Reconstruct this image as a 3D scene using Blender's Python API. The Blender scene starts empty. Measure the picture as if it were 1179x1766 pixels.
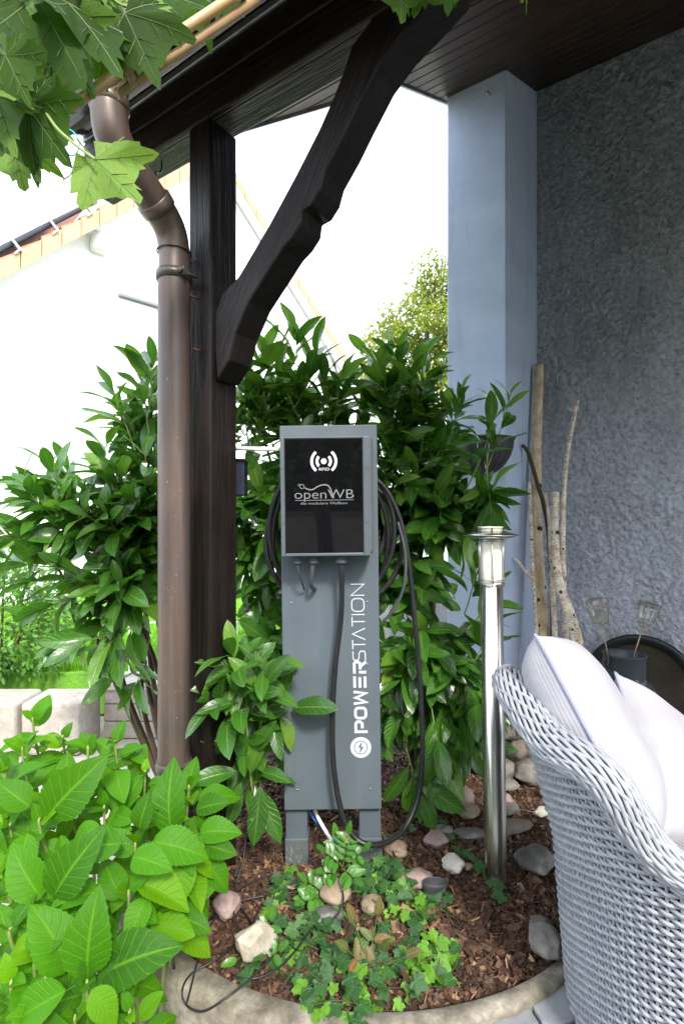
import bpy, bmesh, math, random
import numpy as np
from mathutils import Vector, Matrix, noise, Euler

random.seed(7)
rng = np.random.default_rng(7)
SC = bpy.context.scene
COL = SC.collection
R_ = math.radians

# ------------------------------------------------------------------ camera, sky, sun, exposure
F, CX, HZ, CH = 900.0, 589.5, 900.0, 1.08
cam_d = bpy.data.cameras.new('camera')
cam_d.sensor_fit = 'HORIZONTAL'
cam_d.sensor_width = 24.0
cam_d.lens = 24.0 * F / 1179.0
cam_d.shift_y = (HZ - 883.0) / 1179.0
cam_d.clip_start = 0.05
cam_d.clip_end = 600.0
cam = bpy.data.objects.new('camera', cam_d)
cam.location = (0, 0, CH)
cam.rotation_euler = (R_(90), 0, 0)
COL.objects.link(cam)
SC.camera = cam

SUN_TO = Vector((0.25, -0.85, 0.78)).normalized()
world = bpy.data.worlds.new('World')
SC.world = world
world.use_nodes = True
wn = world.node_tree.nodes
wl = world.node_tree.links
for n_ in list(wn):
    wn.remove(n_)
wo = wn.new('ShaderNodeOutputWorld')
wb = wn.new('ShaderNodeBackground')
sky = wn.new('ShaderNodeTexSky')
sky.sky_type = 'NISHITA'
sky.sun_disc = False
sky.sun_elevation = math.asin(SUN_TO.z)
sky.sun_rotation = math.atan2(SUN_TO.x, SUN_TO.y)
sky.air_density = 1.0
sky.dust_density = 4.0
sky.ozone_density = 1.0
wb.inputs['Strength'].default_value = 0.15
ov = wn.new('ShaderNodeMix')                       # bright thin overcast over the clear sky
ov.data_type = 'RGBA'
ov.inputs[0].default_value = 0.72
ov.inputs[7].default_value = (9.2, 10.0, 11.4, 1)
wl.new(sky.outputs[0], ov.inputs[6])
wl.new(ov.outputs[2], wb.inputs['Color'])
wl.new(wb.outputs[0], wo.inputs['Surface'])

sun_d = bpy.data.lights.new('sun', 'SUN')
sun_d.energy = 2.2
sun_d.angle = R_(9)
sun_d.color = (1.0, 0.95, 0.87)
sun = bpy.data.objects.new('sun', sun_d)
sun.rotation_euler = (-SUN_TO).to_track_quat('-Z', 'Y').to_euler()
sun.location = (-3, -3, 6)
COL.objects.link(sun)

SC.view_settings.view_transform = 'Standard'
SC.view_settings.look = 'None'
SC.view_settings.exposure = 1.3
SC.view_settings.gamma = 1.0
SC.view_settings.use_curve_mapping = False
SC.render.engine = 'CYCLES'
SC.cycles.use_denoising = True
SC.cycles.max_bounces = 8
SC.cycles.diffuse_bounces = 4
SC.cycles.transparent_max_bounces = 8
SC.cycles.caustics_reflective = False
SC.cycles.caustics_refractive = False

# ------------------------------------------------------------------ places
def P(px, py, Y):
    return Vector(((px - CX) / F * Y, Y, CH - (py - HZ) / F * Y))
def G(px, py, z=0.0):
    Y = (CH - z) * F / (py - HZ)
    return Vector(((px - CX) / F * Y, Y, z))
# the porch's own axes: d runs along the eave and the wall, n points outwards from the house
DV = Vector((-0.834, 0.552, 0)).normalized()
NV = Vector((-DV.y, DV.x, 0))          # (-.552,-.834)
UP = Vector((0, 0, 1))
def W(d, n, z):
    return DV * d + NV * n + UP * z
def on_n(px, py, n):
    a = (px - CX) / F
    Y = n / (NV.x * a + NV.y)
    p = P(px, py, Y)
    return p.dot(DV), p.z
def soffit_z(n):
    return 3.24 - (n + 2.51) * 0.51

# ------------------------------------------------------------------ materials
class NT:
    def __init__(s, name):
        s.m = bpy.data.materials.new(name)
        s.m.use_nodes = True
        s.t = s.m.node_tree
        s.b = s.t.nodes['Principled BSDF']
        s.out = s.t.nodes['Material Output']
        s.co = None
    def n(s, typ, **kw):
        x = s.t.nodes.new(typ)
        for k, v in kw.items():
            if hasattr(x, k):
                setattr(x, k, v)
            else:
                x.inputs[k].default_value = v
        return x
    def l(s, a, b):
        s.t.links.new(a, b)
    def coord(s, kind='Object', scale=None):
        if s.co is None:
            s.co = s.n('ShaderNodeTexCoord')
        o = s.co.outputs[kind]
        if scale is not None:
            mp = s.n('ShaderNodeMapping')
            mp.inputs['Scale'].default_value = scale
            s.l(o, mp.inputs['Vector'])
            o = mp.outputs[0]
        return o
    def noise(s, scale, detail=4, rough=0.55, vec=None, dist=0.0):
        x = s.n('ShaderNodeTexNoise')
        x.inputs['Scale'].default_value = scale
        x.inputs['Detail'].default_value = detail
        x.inputs['Roughness'].default_value = rough
        x.inputs['Distortion'].default_value = dist
        s.l(vec if vec is not None else s.coord(), x.inputs['Vector'])
        return x.outputs[0]
    def ramp(s, fac, stops, interp='LINEAR'):
        x = s.n('ShaderNodeValToRGB')
        x.color_ramp.interpolation = interp
        els = x.color_ramp.elements
        while len(els) < len(stops):
            els.new(0.5)
        for e, (p, c) in zip(els, stops):
            e.position = p
            e.color = (*c, 1) if len(c) == 3 else c
        s.l(fac, x.inputs[0])
        return x.outputs[0]
    def mix(s, fac, a, b, blend='MIX'):
        x = s.n('ShaderNodeMix', data_type='RGBA', blend_type=blend)
        for i, v in ((0, fac), (6, a), (7, b)):
            if isinstance(v, (int, float)):
                x.inputs[i].default_value = v
            elif isinstance(v, tuple):
                x.inputs[i].default_value = (*v, 1)
            else:
                s.l(v, x.inputs[i])
        return x.outputs[2]
    def math(s, op, a, b=None, c=None):
        x = s.n('ShaderNodeMath', operation=op)
        for i, v in enumerate((a, b, c)):
            if v is None:
                continue
            if isinstance(v, (int, float)):
                x.inputs[i].default_value = v
            else:
                s.l(v, x.inputs[i])
        return x.outputs[0]
    def bump(s, h, strength=0.3, dist=0.01, normal=None):
        x = s.n('ShaderNodeBump')
        x.inputs['Strength'].default_value = strength
        x.inputs['Distance'].default_value = dist
        s.l(h, x.inputs['Height'])
        if normal is not None:
            s.l(normal, x.inputs['Normal'])
        return x.outputs[0]
    def set(s, col=None, rough=None, metal=None, bump=None, spec=None, coat=None):
        for k, v in (('Base Color', col), ('Roughness', rough), ('Metallic', metal), ('Normal', bump), ('Specular IOR Level', spec), ('Coat Weight', coat)):
            if v is None:
                continue
            if isinstance(v, (int, float)):
                s.b.inputs[k].default_value = v
            elif isinstance(v, tuple):
                s.b.inputs[k].default_value = (*v, 1)
            else:
                s.l(v, s.b.inputs[k])
        return s.m

def simple(name, col, rough=0.5, metal=0.0, var=0.15, nscale=20, bumps=0.1, bscale=60, bdist=0.002, spec=None, coat=None):
    t = NT(name)
    nz = t.noise(nscale, 5)
    lo = tuple(c * (1 - var) for c in col)
    hi = tuple(min(1, c * (1 + var)) for c in col)
    c = t.ramp(nz, [(0.3, lo), (0.7, hi)])
    b = t.bump(t.noise(bscale, 4), bumps, bdist)
    r = t.ramp(nz, [(0.3, (rough * 0.85,) * 3), (0.7, (min(1, rough * 1.15),) * 3)])
    return t.set(c, r, metal, b, spec, coat)

def wood(name, dark, light, scale=1.0, axis='x', rough=0.6, bs=0.5, coat=None, spec=0.22):
    """stained timber; grain runs along the given UV/generated object axis"""
    t = NT(name)
    s = {'x': (1.2, 22, 22), 'y': (22, 1.2, 22), 'z': (22, 22, 1.2)}[axis]
    v = t.coord('UV', tuple(scale * q for q in (1.2, 22, 22)))
    a = t.noise(2.2, 8, 0.65, v, 0.6)
    b = t.noise(7.0, 5, 0.6, v, 0.2)
    k = t.noise(3.0, 3, 0.5, t.coord('UV', (1.2, 2.5, 1)))
    c = t.ramp(a, [(0.3, dark), (0.72, light)])
    c = t.mix(t.ramp(k, [(0.45, (0, 0, 0)), (0.7, (0.5,) * 3)]), c, tuple(q * 1.5 for q in light))
    h = t.math('ADD', a, t.math('MULTIPLY', b, 0.5))
    return t.set(c, t.ramp(b, [(0.3, (rough * 0.7,) * 3), (0.7, (min(1, rough * 1.2),) * 3)]), 0, t.bump(h, bs, 0.004), spec, coat)

def leaf_mat(name, c_dark, c_mid, c_young, vein, nv=9, rough=0.35, trans=0.35, tcol=(0.25, 0.5, 0.05), bs=0.6, blem=(0.25, 0.2, 0.05), blem_amt=0.0, uvveins=True, coat=0.0, spec=0.5):
    t = NT(name)
    geo = t.n('ShaderNodeNewGeometry')
    oi = t.n('ShaderNodeObjectInfo')
    rnd = t.math('FRACT', t.math('ADD', geo.outputs['Random Per Island'], oi.outputs['Random']))
    base = t.ramp(rnd, [(0.0, c_dark), (0.55, c_mid), (0.85, c_mid), (1.0, c_young)])
    nz = t.noise(40, 4)
    base = t.mix(0.35, base, t.ramp(nz, [(0.35, tuple(q * 0.6 for q in c_mid)), (0.7, tuple(min(1, q * 1.5) for q in c_mid))]))
    nrm = None
    if uvveins:
        uv = t.n('ShaderNodeSeparateXYZ')
        t.l(t.coord('UV'), uv.inputs[0])
        u, v = uv.outputs[0], uv.outputs[1]
        av = t.math('ABSOLUTE', t.math('SUBTRACT', v, 0.5))       # 0 midrib .. 0.5 edge
        ph = t.math('SUBTRACT', t.math('MULTIPLY', u, float(nv)), t.math('MULTIPLY', t.math('POWER', av, 0.8), 3.6))
        fr = t.math('ABSOLUTE', t.math('SUBTRACT', t.math('FRACT', ph), 0.5))
        side = t.math('SMOOTH_MIN', t.math('MULTIPLY', fr, 9.0), 1.0, 0.3)
        mid = t.math('SMOOTH_MIN', t.math('MULTIPLY', av, 22.0), 1.0, 0.3)
        h = t.math('MINIMUM', side, mid)
        base = t.mix(t.math('MULTIPLY', t.math('SUBTRACT', 1.0, side), 0.45), base, vein)
        base = t.mix(t.math('MULTIPLY', t.math('SUBTRACT', 1.0, mid), 0.9), base, vein)
        nrm = t.bump(h, bs, 0.0025)
        nrm = t.bump(t.noise(70, 3), 0.25, 0.002, nrm)
    else:
        nrm = t.bump(t.noise(60, 4), 0.4, 0.002)
    if blem_amt > 0:
        bl = t.ramp(t.noise(90, 3, 0.7), [(0.60, (0, 0, 0)), (0.67, (blem_amt,) * 3)])
        base = t.mix(bl, base, blem)
    t.set(base, rough, 0, nrm, spec)
    t.b.inputs['Coat Weight'].default_value = coat
    t.b.inputs['Coat Roughness'].default_value = 0.15
    tr = t.n('ShaderNodeBsdfTranslucent')
    t.l(t.mix(0.5, base, tcol), tr.inputs['Color'])
    t.l(nrm, tr.inputs['Normal'])
    mx = t.n('ShaderNodeMixShader')
    mx.inputs[0].default_value = trans
    t.l(t.b.outputs[0], mx.inputs[1])
    t.l(tr.outputs[0], mx.inputs[2])
    t.l(mx.outputs[0], t.out.inputs['Surface'])
    return t.m

# ------------------------------------------------------------------ mesh builder
class MB:
    def __init__(s):
        s.v, s.f, s.uv, s.mi, s.sm = [], [], [], [], []
    def face(s, idx, uvs=None, mi=0, sm=False):
        s.f.append(tuple(idx)); s.uv.append(uvs); s.mi.append(mi); s.sm.append(sm)
    def box(s, c, ax, ay, az, mi=0):
        """box with centre c and half-axis vectors; UV follows the longest axis so grain runs along it"""
        c = Vector(c); ax = Vector(ax); ay = Vector(ay); az = Vector(az)
        if ax.cross(ay).dot(az) < 0:
            az = -az
        b = len(s.v)
        for k in (-1, 1):
            for j in (-1, 1):
                for i in (-1, 1):
                    s.v.append(c + ax * i + ay * j + az * k)
        L = [ax.length * 2, ay.length * 2, az.length * 2]
        off = random.random() * 5
        def P2(sg):
            return [(sg[0] * L[0] / 2, sg[1] * L[1] / 2, sg[2] * L[2] / 2)]
        fs = [((0, 2, 3, 1), 2), ((4, 5, 7, 6), 2), ((0, 1, 5, 4), 1), ((2, 6, 7, 3), 1), ((0, 4, 6, 2), 0), ((1, 3, 7, 5), 0)]
        for q, nax in fs:
            ax2 = [a for a in (0, 1, 2) if a != nax]
            if L[ax2[0]] < L[ax2[1]]:
                ax2 = ax2[::-1]
            uvs = []
            for i in q:
                sg = (1 if i & 1 else -1, 1 if i & 2 else -1, 1 if i & 4 else -1)
                uvs.append((sg[ax2[0]] * L[ax2[0]] / 2 + off, sg[ax2[1]] * L[ax2[1]] / 2 + off + nax * 0.37))
            s.face([b + i for i in q], uvs, mi)
    def bar(s, p0, p1, w, h, up=UP, mi=0):
        p0, p1 = Vector(p0), Vector(p1)
        d = (p1 - p0)
        x = d.normalized()
        y = Vector(up).cross(x)
        if y.length < 1e-4:
            y = Vector((1, 0, 0)).cross(x)
        y.normalize()
        z = x.cross(y)
        s.box((p0 + p1) / 2, d / 2, y * w / 2, z * h / 2, mi)
    def tube(s, pts, r, seg=8, mi=0, caps=True, closed=False):
        pts = [Vector(p) for p in pts]
        n = len(pts)
        rs = r if isinstance(r, (list, tuple)) else [r] * n
        b = len(s.v)
        prev = None
        L = 0
        us = []
        for i, p in enumerate(pts):
            if closed:
                t = pts[(i + 1) % n] - pts[i - 1]
            else:
                t = pts[min(i + 1, n - 1)] - pts[max(i - 1, 0)]
            if t.length < 1e-9:
                t = Vector((0, 0, 1))
            t.normalize()
            if prev is None:
                x = t.orthogonal().normalized()
            else:
                x = (prev - t * prev.dot(t))
                x = x.normalized() if x.length > 1e-6 else t.orthogonal().normalized()
            prev = x
            y = t.cross(x)
            if i:
                L += (p - pts[i - 1]).length
            us.append(L)
            for k in range(seg):
                a = 2 * math.pi * k / seg
                s.v.append(p + (x * math.cos(a) + y * math.sin(a)) * rs[i])
        m = n if closed else n - 1
        for i in range(m):
            j = (i + 1) % n
            for k in range(seg):
                k2 = (k + 1) % seg
                u0, u1 = us[i], us[j] if j else us[i] + 0.01
                rr = rs[i] * 6.28
                s.face((b + i * seg + k, b + i * seg + k2, b + j * seg + k2, b + j * seg + k),
                       [(u0, k / seg * rr), (u0, (k + 1) / seg * rr), (u1, (k + 1) / seg * rr), (u1, k / seg * rr)], mi, True)
        if caps and not closed:
            s.face([b + k for k in range(seg)][::-1], None, mi)
            s.face([b + (n - 1) * seg + k for k in range(seg)], None, mi)
    def lathe(s, prof, c=(0, 0, 0), seg=32, mi=0, axis=UP, sm=True, cap=False):
        c = Vector(c); axis = Vector(axis).normalized()
        x = axis.orthogonal().normalized() if abs(axis.z) < 0.999 else Vector((1, 0, 0))
        y = axis.cross(x)
        b = len(s.v)
        n = len(prof)
        for (r, z) in prof:
            for k in range(seg):
                a = 2 * math.pi * k / seg
                s.v.append(c + axis * z + (x * math.cos(a) + y * math.sin(a)) * r)
        for i in range(n - 1):
            for k in range(seg):
                k2 = (k + 1) % seg
                s.face((b + i * seg + k, b + i * seg + k2, b + (i + 1) * seg + k2, b + (i + 1) * seg + k),
                       [(k / seg * .3, prof[i][1]), ((k + 1) / seg * .3, prof[i][1]), ((k + 1) / seg * .3, prof[i + 1][1]), (k / seg * .3, prof[i + 1][1])], mi, sm)
        if cap:
            s.face([b + k for k in range(seg)][::-1], None, mi)
            s.face([b + (n - 1) * seg + k for k in range(seg)], None, mi)
    def prism(s, poly, ext, mi=0, uvax=None):
        """poly: list of 3-D points in a plane; ext: extrusion vector"""
        ext = Vector(ext)
        poly = [Vector(p) for p in poly]
        nrm = Vector((0, 0, 0))
        for i in range(len(poly)):
            nrm += (poly[i] - poly[0]).cross(poly[(i + 1) % len(poly)] - poly[0])
        if nrm.dot(ext) > 0:
            poly = poly[::-1]
        b = len(s.v); n = len(poly)
        s.v += poly + [p + ext for p in poly]
        if uvax:
            U, V = Vector(uvax[0]), Vector(uvax[1])
        else:
            U = (poly[1] - poly[0]).normalized(); V = ext.normalized().cross(U)
        f = lambda p: (p.dot(U), p.dot(V) + p.dot(ext.normalized()))
        s.face(range(b, b + n), [f(p) for p in poly], mi)
        s.face(range(b + 2 * n - 1, b + n - 1, -1), [f(p) for p in poly[::-1]], mi)
        for i in range(n):
            j = (i + 1) % n
            q = (b + i, b + n + i, b + n + j, b + j)
            s.face(q, [f(s.v[k]) for k in q], mi)
    def stroke(s, pts, w, o, ux, uy, closed=False, mi=0):
        """flat ribbon of width w along 2-D points, laid in the plane o + x*ux + y*uy"""
        P2 = [Vector((p[0], p[1])) for p in pts]
        n = len(P2); b = len(s.v)
        for i in range(n):
            if closed:
                d0 = (P2[i] - P2[i - 1]).normalized(); d1 = (P2[(i + 1) % n] - P2[i]).normalized()
            else:
                d0 = (P2[i] - P2[max(i - 1, 0)]); d1 = (P2[min(i + 1, n - 1)] - P2[i])
                if i == 0: d0 = d1
                if i == n - 1: d1 = d0
                d0 = d0.normalized(); d1 = d1.normalized()
            m = Vector((-(d0.y + d1.y), d0.x + d1.x))
            m = m.normalized() if m.length > 1e-6 else Vector((-d0.y, d0.x))
            k = w / 2 / max(0.45, m.dot(Vector((-d0.y, d0.x))))
            ww = w if not callable(w) else w(i)
            for sg in (1, -1):
                q = P2[i] + m * k * sg
                s.v.append(o + ux * q.x + uy * q.y)
        for i in range(n if closed else n - 1):
            j = (i + 1) % n
            s.face((b + 2 * i, b + 2 * i + 1, b + 2 * j + 1, b + 2 * j), None, mi)
    def build(s, name, mats, parent=None, origin=None, bevel=0.0, segs=2, merge=False):
        org = Vector((0, 0, 0))
        if parent is not None:
            org = WORLD[parent.name]
        if origin is not None:
            org = Vector(origin)
        me = bpy.data.meshes.new(name)
        me.from_pydata([(v - org)[:] for v in s.v], [], s.f)
        uvl = me.uv_layers.new(name='UVMap')
        buf = np.zeros(len(me.loops) * 2, dtype=np.float32)
        k = 0
        for f, uv in zip(s.f, s.uv):
            if uv:
                for q in uv:
                    buf[k] = q[0]; buf[k + 1] = q[1]; k += 2
            else:
                for i in f:
                    v = s.v[i]
                    buf[k] = v.x + v.y * 0.7; buf[k + 1] = v.z + v.y * 0.3; k += 2
        uvl.data.foreach_set('uv', buf)
        me.polygons.foreach_set('material_index', s.mi)
        me.polygons.foreach_set('use_smooth', s.sm)
        for m in (mats if isinstance(mats, (list, tuple)) else [mats]):
            me.materials.append(m)
        me.update()
        o = bpy.data.objects.new(name, me)
        COL.objects.link(o)
        if parent is not None:
            o.parent = parent
            if origin is not None:
                o.location = org - WORLD[parent.name]
        else:
            o.location = org
        WORLD[o.name] = org.copy()
        if bevel > 0:
            bv = o.modifiers.new('bevel', 'BEVEL')
            bv.width = bevel; bv.segments = segs; bv.limit_method = 'ANGLE'; bv.angle_limit = R_(35)
            bv.harden_normals = False
        return o

WORLD = {}
def thing(name, label, cat, loc, group=None):
    o = bpy.data.objects.new(name, None)
    o.empty_display_size = 0.1
    COL.objects.link(o)
    o.location = loc
    o['label'] = label; o['category'] = cat
    if group: o['group'] = group
    WORLD[o.name] = Vector(loc)
    return o
def tag(o, label, cat, group=None):
    o['label'] = label; o['category'] = cat
    if group: o['group'] = group
    return o
def struct(o):
    o['kind'] = 'structure'
    return o
def place(name, mesh, parent, world_m):
    """link shared mesh data as a child (unrotated parent) with the given world matrix"""
    o = bpy.data.objects.new(name, mesh)
    COL.objects.link(o)
    if parent is not None:
        o.parent = parent
        o.matrix_local = Matrix.Translation(-WORLD[parent.name]) @ world_m
    else:
        o.matrix_world = world_m
    return o
def frame(p, y, z):
    """matrix at p with local +Y along y and +Z as near z as possible"""
    y = Vector(y).normalized(); z = Vector(z)
    x = y.cross(z)
    if x.length < 1e-5:
        x = y.orthogonal()
    x.normalize()
    z = x.cross(y)
    m = Matrix((x, y, z)).transposed().to_4x4()
    m.translation = p
    return m
def catmull(pts, k=6):
    pts = [Vector(p) for p in pts]
    out = []
    for i in range(len(pts) - 1):
        p0 = pts[max(i - 1, 0)]; p1 = pts[i]; p2 = pts[i + 1]; p3 = pts[min(i + 2, len(pts) - 1)]
        for j in range(k):
            t = j / k
            out.append(0.5 * ((2 * p1) + (p2 - p0) * t + (2 * p0 - 5 * p1 + 4 * p2 - p3) * t * t + (3 * p1 - p0 - 3 * p2 + p3) * t ** 3))
    out.append(pts[-1])
    return out

# ------------------------------------------------------------------ leaves
def pinnate(L, Wd, nu, nv, fold, droop, wave, serr=0.0, pet=0.12, peak=0.45, tip=0.8, seed=0, twist=0.0, pucker=0.0, nvein=9):
    """leaf along +Y with a bent midrib, folded halves, wavy or toothed edge; returns verts, faces, uvs"""
    r = random.Random(seed)
    V, Fc, UV = [], [], []
    ph = r.random() * 6.28
    for i in range(nu + 1):
        u = i / nu
        q = u ** (math.log(0.5) / math.log(peak))
        w = max(0.0, math.sin(math.pi * q)) ** tip * Wd / 2
        if i == 0: w = 0.0015
        if i == nu: w = 0.0004
        for j in range(nv + 1):
            v = -1 + 2 * j / nv
            ww = w
            if serr and abs(v) > 0.99 and 0 < i < nu:
                ww = w * (1 + (serr if i % 2 else -serr))
            x = v * ww
            y = u * L
            z = abs(v) * ww * fold * (1 - 0.3 * u) - droop * L * u * u
            z += wave * L * math.sin(u * 9 + ph + (1.5 if v > 0 else 0)) * v * v
            if pucker:
                z += pucker * L * math.cos((u * nvein - (abs(v) * .5) ** .8 * 3.6) * 6.283) * min(1, abs(v) * 3) * (w / (Wd / 2))
            a = twist * u
            x, z = x * math.cos(a) - z * math.sin(a), x * math.sin(a) + z * math.cos(a)
            V.append((x, y + pet * L, z))
            UV.append((u, (v + 1) / 2))
    for i in range(nu):
        for j in range(nv):
            a = i * (nv + 1) + j
            Fc.append((a, a + 1, a + nv + 2, a + nv + 1))
    # petiole
    b = len(V); hw = 0.0016
    for (yy, zz) in ((0, 0), (pet * L, 0.0)):
        V += [(-hw, yy, zz), (hw, yy, zz), (0, yy, zz - hw * 1.6)]
        UV += [(0, .5)] * 3
    for k in range(3):
        k2 = (k + 1) % 3
        Fc.append((b + k, b + k2, b + 3 + k2, b + 3 + k))
    mi = [0] * (nu * nv) + [1] * 3
    return V, Fc, UV, mi

def palmate(L, lobes, depth, teeth, seed=0, cup=0.1, wob=0.03, pet=0.5):
    """lobed leaf (plane tree / ivy): lobes = [(angle, length)], sinus depth; veins are raised ribs, material 1"""
    r = random.Random(seed)
    out = []
    la = sorted(lobes)
    N = len(la)
    pts = []
    a_min = la[0][0] - 38; a_max = la[-1][0] + 38
    pts.append((a_min - 6, 0.22))
    for i, (a, l) in enumerate(la):
        if teeth:
            pts += [(a - 13, l * 0.68), (a - 10, l * 0.80), (a - 6.5, l * 0.76), (a - 4, l * 0.90), (a, l), (a + 4, l * 0.90), (a + 6.5, l * 0.76), (a + 10, l * 0.80), (a + 13, l * 0.68)]
        else:
            pts += [(a - 15, l * 0.86), (a - 6, l * 0.97), (a, l * 1.04), (a + 6, l * 0.97), (a + 15, l * 0.86)]
        if i < N - 1:
            a2, l2 = la[i + 1]
            s = (l + l2) / 2 * depth
            pts.append(((a + a2) / 2, s))
    pts.append((a_max + 6, 0.22))
    pts = [(a + r.uniform(-1.2, 1.2), l * r.uniform(0.95, 1.04)) for a, l in pts]
    V = [(0, 0, 0)]; UV = [(0.5, 0.0)]; Fc = []; mi = []
    rings = (0.35, 0.7, 1.0)
    ph = r.random() * 6
    def zf(x, y, a, t):
        return (cup * (x * x) / L + wob * L * math.sin(a * 0.09 + ph) * t * t - 0.12 * y * abs(y) / L
                + 0.018 * L * math.cos(a * 0.21) * t)
    for t in rings:
        for (a, l) in pts:
            A = R_(a)
            x = math.sin(A) * l * t * L; y = math.cos(A) * l * t * L
            V.append((x, y, zf(x, y, a, t))); UV.append((0.5 + x, y))
    n = len(pts)
    for k in range(n - 1):
        Fc.append((0, 1 + k + 1, 1 + k)); mi.append(0)
        for q in range(2):
            a = 1 + q * n + k
            Fc.append((a, a + 1, a + n + 1, a + n)); mi.append(0)
    for (a, l) in la:
        A = R_(a)
        dx, dy = math.sin(A), math.cos(A)
        nx, ny = dy, -dx
        b = len(V)
        steps = 4
        for i in range(steps + 1):
            t = i / steps * 0.93
            x = dx * l * t * L; y = dy * l * t * L
            z = zf(x, y, a, t)
            w = 0.0065 * L * (1 - t * 0.8)
            for sg in (-1, 1):
                V.append((x + nx * w * sg, y + ny * w * sg, z)); UV.append((0, 0))
            V.append((x, y, z + 0.008 * L)); UV.append((0, 0))
            V.append((x, y, z - 0.008 * L)); UV.append((0, 0))
        for i in range(steps):
            c = b + i * 4
            for p, q in ((0, 2), (2, 1), (1, 3), (3, 0)):
                Fc.append((c + p, c + q, c + 4 + q, c + 4 + p)); mi.append(1)
        if teeth:
            for t0 in (0.35, 0.58):
                for sg in (-1, 1):
                    b2 = len(V)
                    x0 = dx * l * t0 * L; y0 = dy * l * t0 * L
                    A2 = A + sg * 0.75
                    ln = 0.30 * l * L * (1.1 - t0)
                    x1 = x0 + math.sin(A2) * ln; y1 = y0 + math.cos(A2) * ln
                    w = 0.003 * L
                    for (x, y, tt) in ((x0, y0, t0), (x1, y1, t0 + .25)):
                        z = zf(x, y, a, tt)
                        V += [(x - nx * w, y - ny * w, z + .002), (x, y, z + 0.007 * L), (x + nx * w, y + ny * w, z + .002), (x, y, z - 0.006 * L)]
                        UV += [(0, 0)] * 4
                    for p in range(4):
                        q = (p + 1) % 4
                        Fc.append((b2 + p, b2 + q, b2 + 4 + q, b2 + 4 + p)); mi.append(1)
    if pet:
        b = len(V); w = 0.012 * L
        pp = [(0, 0, 0), (0, -pet * L * .5, 0.03 * L), (0, -pet * L, 0.10 * L)]
        for (x, y, z) in pp:
            V += [(x - w, y, z - w), (x + w, y, z - w), (x, y, z + w)]; UV += [(0, 0)] * 3
        for i in range(2):
            for p in range(3):
                q = (p + 1) % 3
                Fc.append((b + i * 3 + p, b + i * 3 + q, b + i * 3 + 3 + q, b + i * 3 + 3 + p)); mi.append(1)
    return V, Fc, UV, mi

def mesh_of(name, geo, mats, smooth=True):
    V, Fc, UV, mi = geo
    me = bpy.data.meshes.new(name)
    me.from_pydata(V, [], Fc)
    uvl = me.uv_layers.new(name='UVMap')
    li = np.zeros(len(me.loops), dtype=np.int32)
    me.loops.foreach_get('vertex_index', li)
    uvl.data.foreach_set('uv', np.array(UV, dtype=np.float32)[li].ravel())
    me.polygons.foreach_set('material_index', mi)
    me.polygons.foreach_set('use_smooth', [smooth] * len(Fc))
    for m in mats:
        me.materials.append(m)
    me.update()
    return me

def joined(name, geos, mats, inst, parent=None, smooth=True):
    """inst: list of (geo index, world matrix); one mesh, numpy"""
    org = WORLD[parent.name] if parent is not None else Vector((0, 0, 0))
    Vs, LI, LS, LT, UVs, MI = [], [], [], [], [], []
    vo = 0; lo = 0
    cache = []
    for (V, Fc, UV, mi) in geos:
        V = np.array(V, dtype=np.float64); UVa = np.array(UV, dtype=np.float32)
        li = np.concatenate([np.array(f) for f in Fc]).astype(np.int32)
        lt = np.array([len(f) for f in Fc], dtype=np.int32)
        ls = np.concatenate([[0], np.cumsum(lt)[:-1]]).astype(np.int32)
        cache.append((V, li, lt, ls, UVa[li], np.array(mi, dtype=np.int32)))
    for gi, M in inst:
        V, li, lt, ls, uv, mi = cache[gi]
        A = np.array(M)
        Vs.append(V @ A[:3, :3].T + A[:3, 3] - np.array(org))
        LI.append(li + vo); LT.append(lt); LS.append(ls + lo); UVs.append(uv); MI.append(mi)
        vo += len(V); lo += len(li)
    Vs = np.concatenate(Vs); LI = np.concatenate(LI); LS = np.concatenate(LS); LT = np.concatenate(LT)
    me = bpy.data.meshes.new(name)
    me.vertices.add(len(Vs)); me.vertices.foreach_set('co', Vs.astype(np.float32).ravel())
    me.loops.add(len(LI)); me.loops.foreach_set('vertex_index', LI)
    me.polygons.add(len(LS)); me.polygons.foreach_set('loop_start', LS)
    try:
        me.polygons.foreach_set('loop_total', LT)
    except Exception:
        pass
    me.polygons.foreach_set('material_index', np.concatenate(MI))
    me.polygons.foreach_set('use_smooth', np.full(len(LS), smooth))
    uvl = me.uv_layers.new(name='UVMap')
    uvl.data.foreach_set('uv', np.concatenate(UVs).astype(np.float32).ravel())
    for m in mats:
        me.materials.append(m)
    me.update(calc_edges=True)
    me.validate()
    o = bpy.data.objects.new(name, me)
    COL.objects.link(o)
    if parent is not None:
        o.parent = parent
    WORLD[o.name] = org.copy()
    return o

def foliage(parent, geos, mats, inst, limit=300, leaf_name='leaf', rest='foliage'):
    """inst = [(geo, matrix, size)]: those showing largest become parts named leaf, the rest one stuff part"""
    meshes = [mesh_of(leaf_name, g, mats) for g in geos]
    def key(t):
        p = t[1].translation
        c = p - Vector((0, 0, CH))
        if c.y < 0.2:
            return -1
        if abs(c.x / c.y) > 0.68 or abs(c.z / c.y) > 1.05:
            return 0.001 * t[2]
        nz = (t[1].to_3x3() @ Vector((0, 0, 1))).normalized()
        return t[2] / c.length * (0.35 + abs(nz.dot(c.normalized()))) * (1.0 / c.length) ** 1.5
    inst = sorted(inst, key=key, reverse=True)
    for gi, M, sz in inst[:limit]:
        place(leaf_name, meshes[gi], parent, M)
    if len(inst) > limit:
        o = joined(rest, geos, mats, [(a, b) for a, b, c in inst[limit:]], parent)
        o['kind'] = 'stuff'

def jitter_dir(d, amt):
    return (Vector(d).normalized() + Vector((random.gauss(0, amt), random.gauss(0, amt), random.gauss(0, amt)))).normalized()

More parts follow.
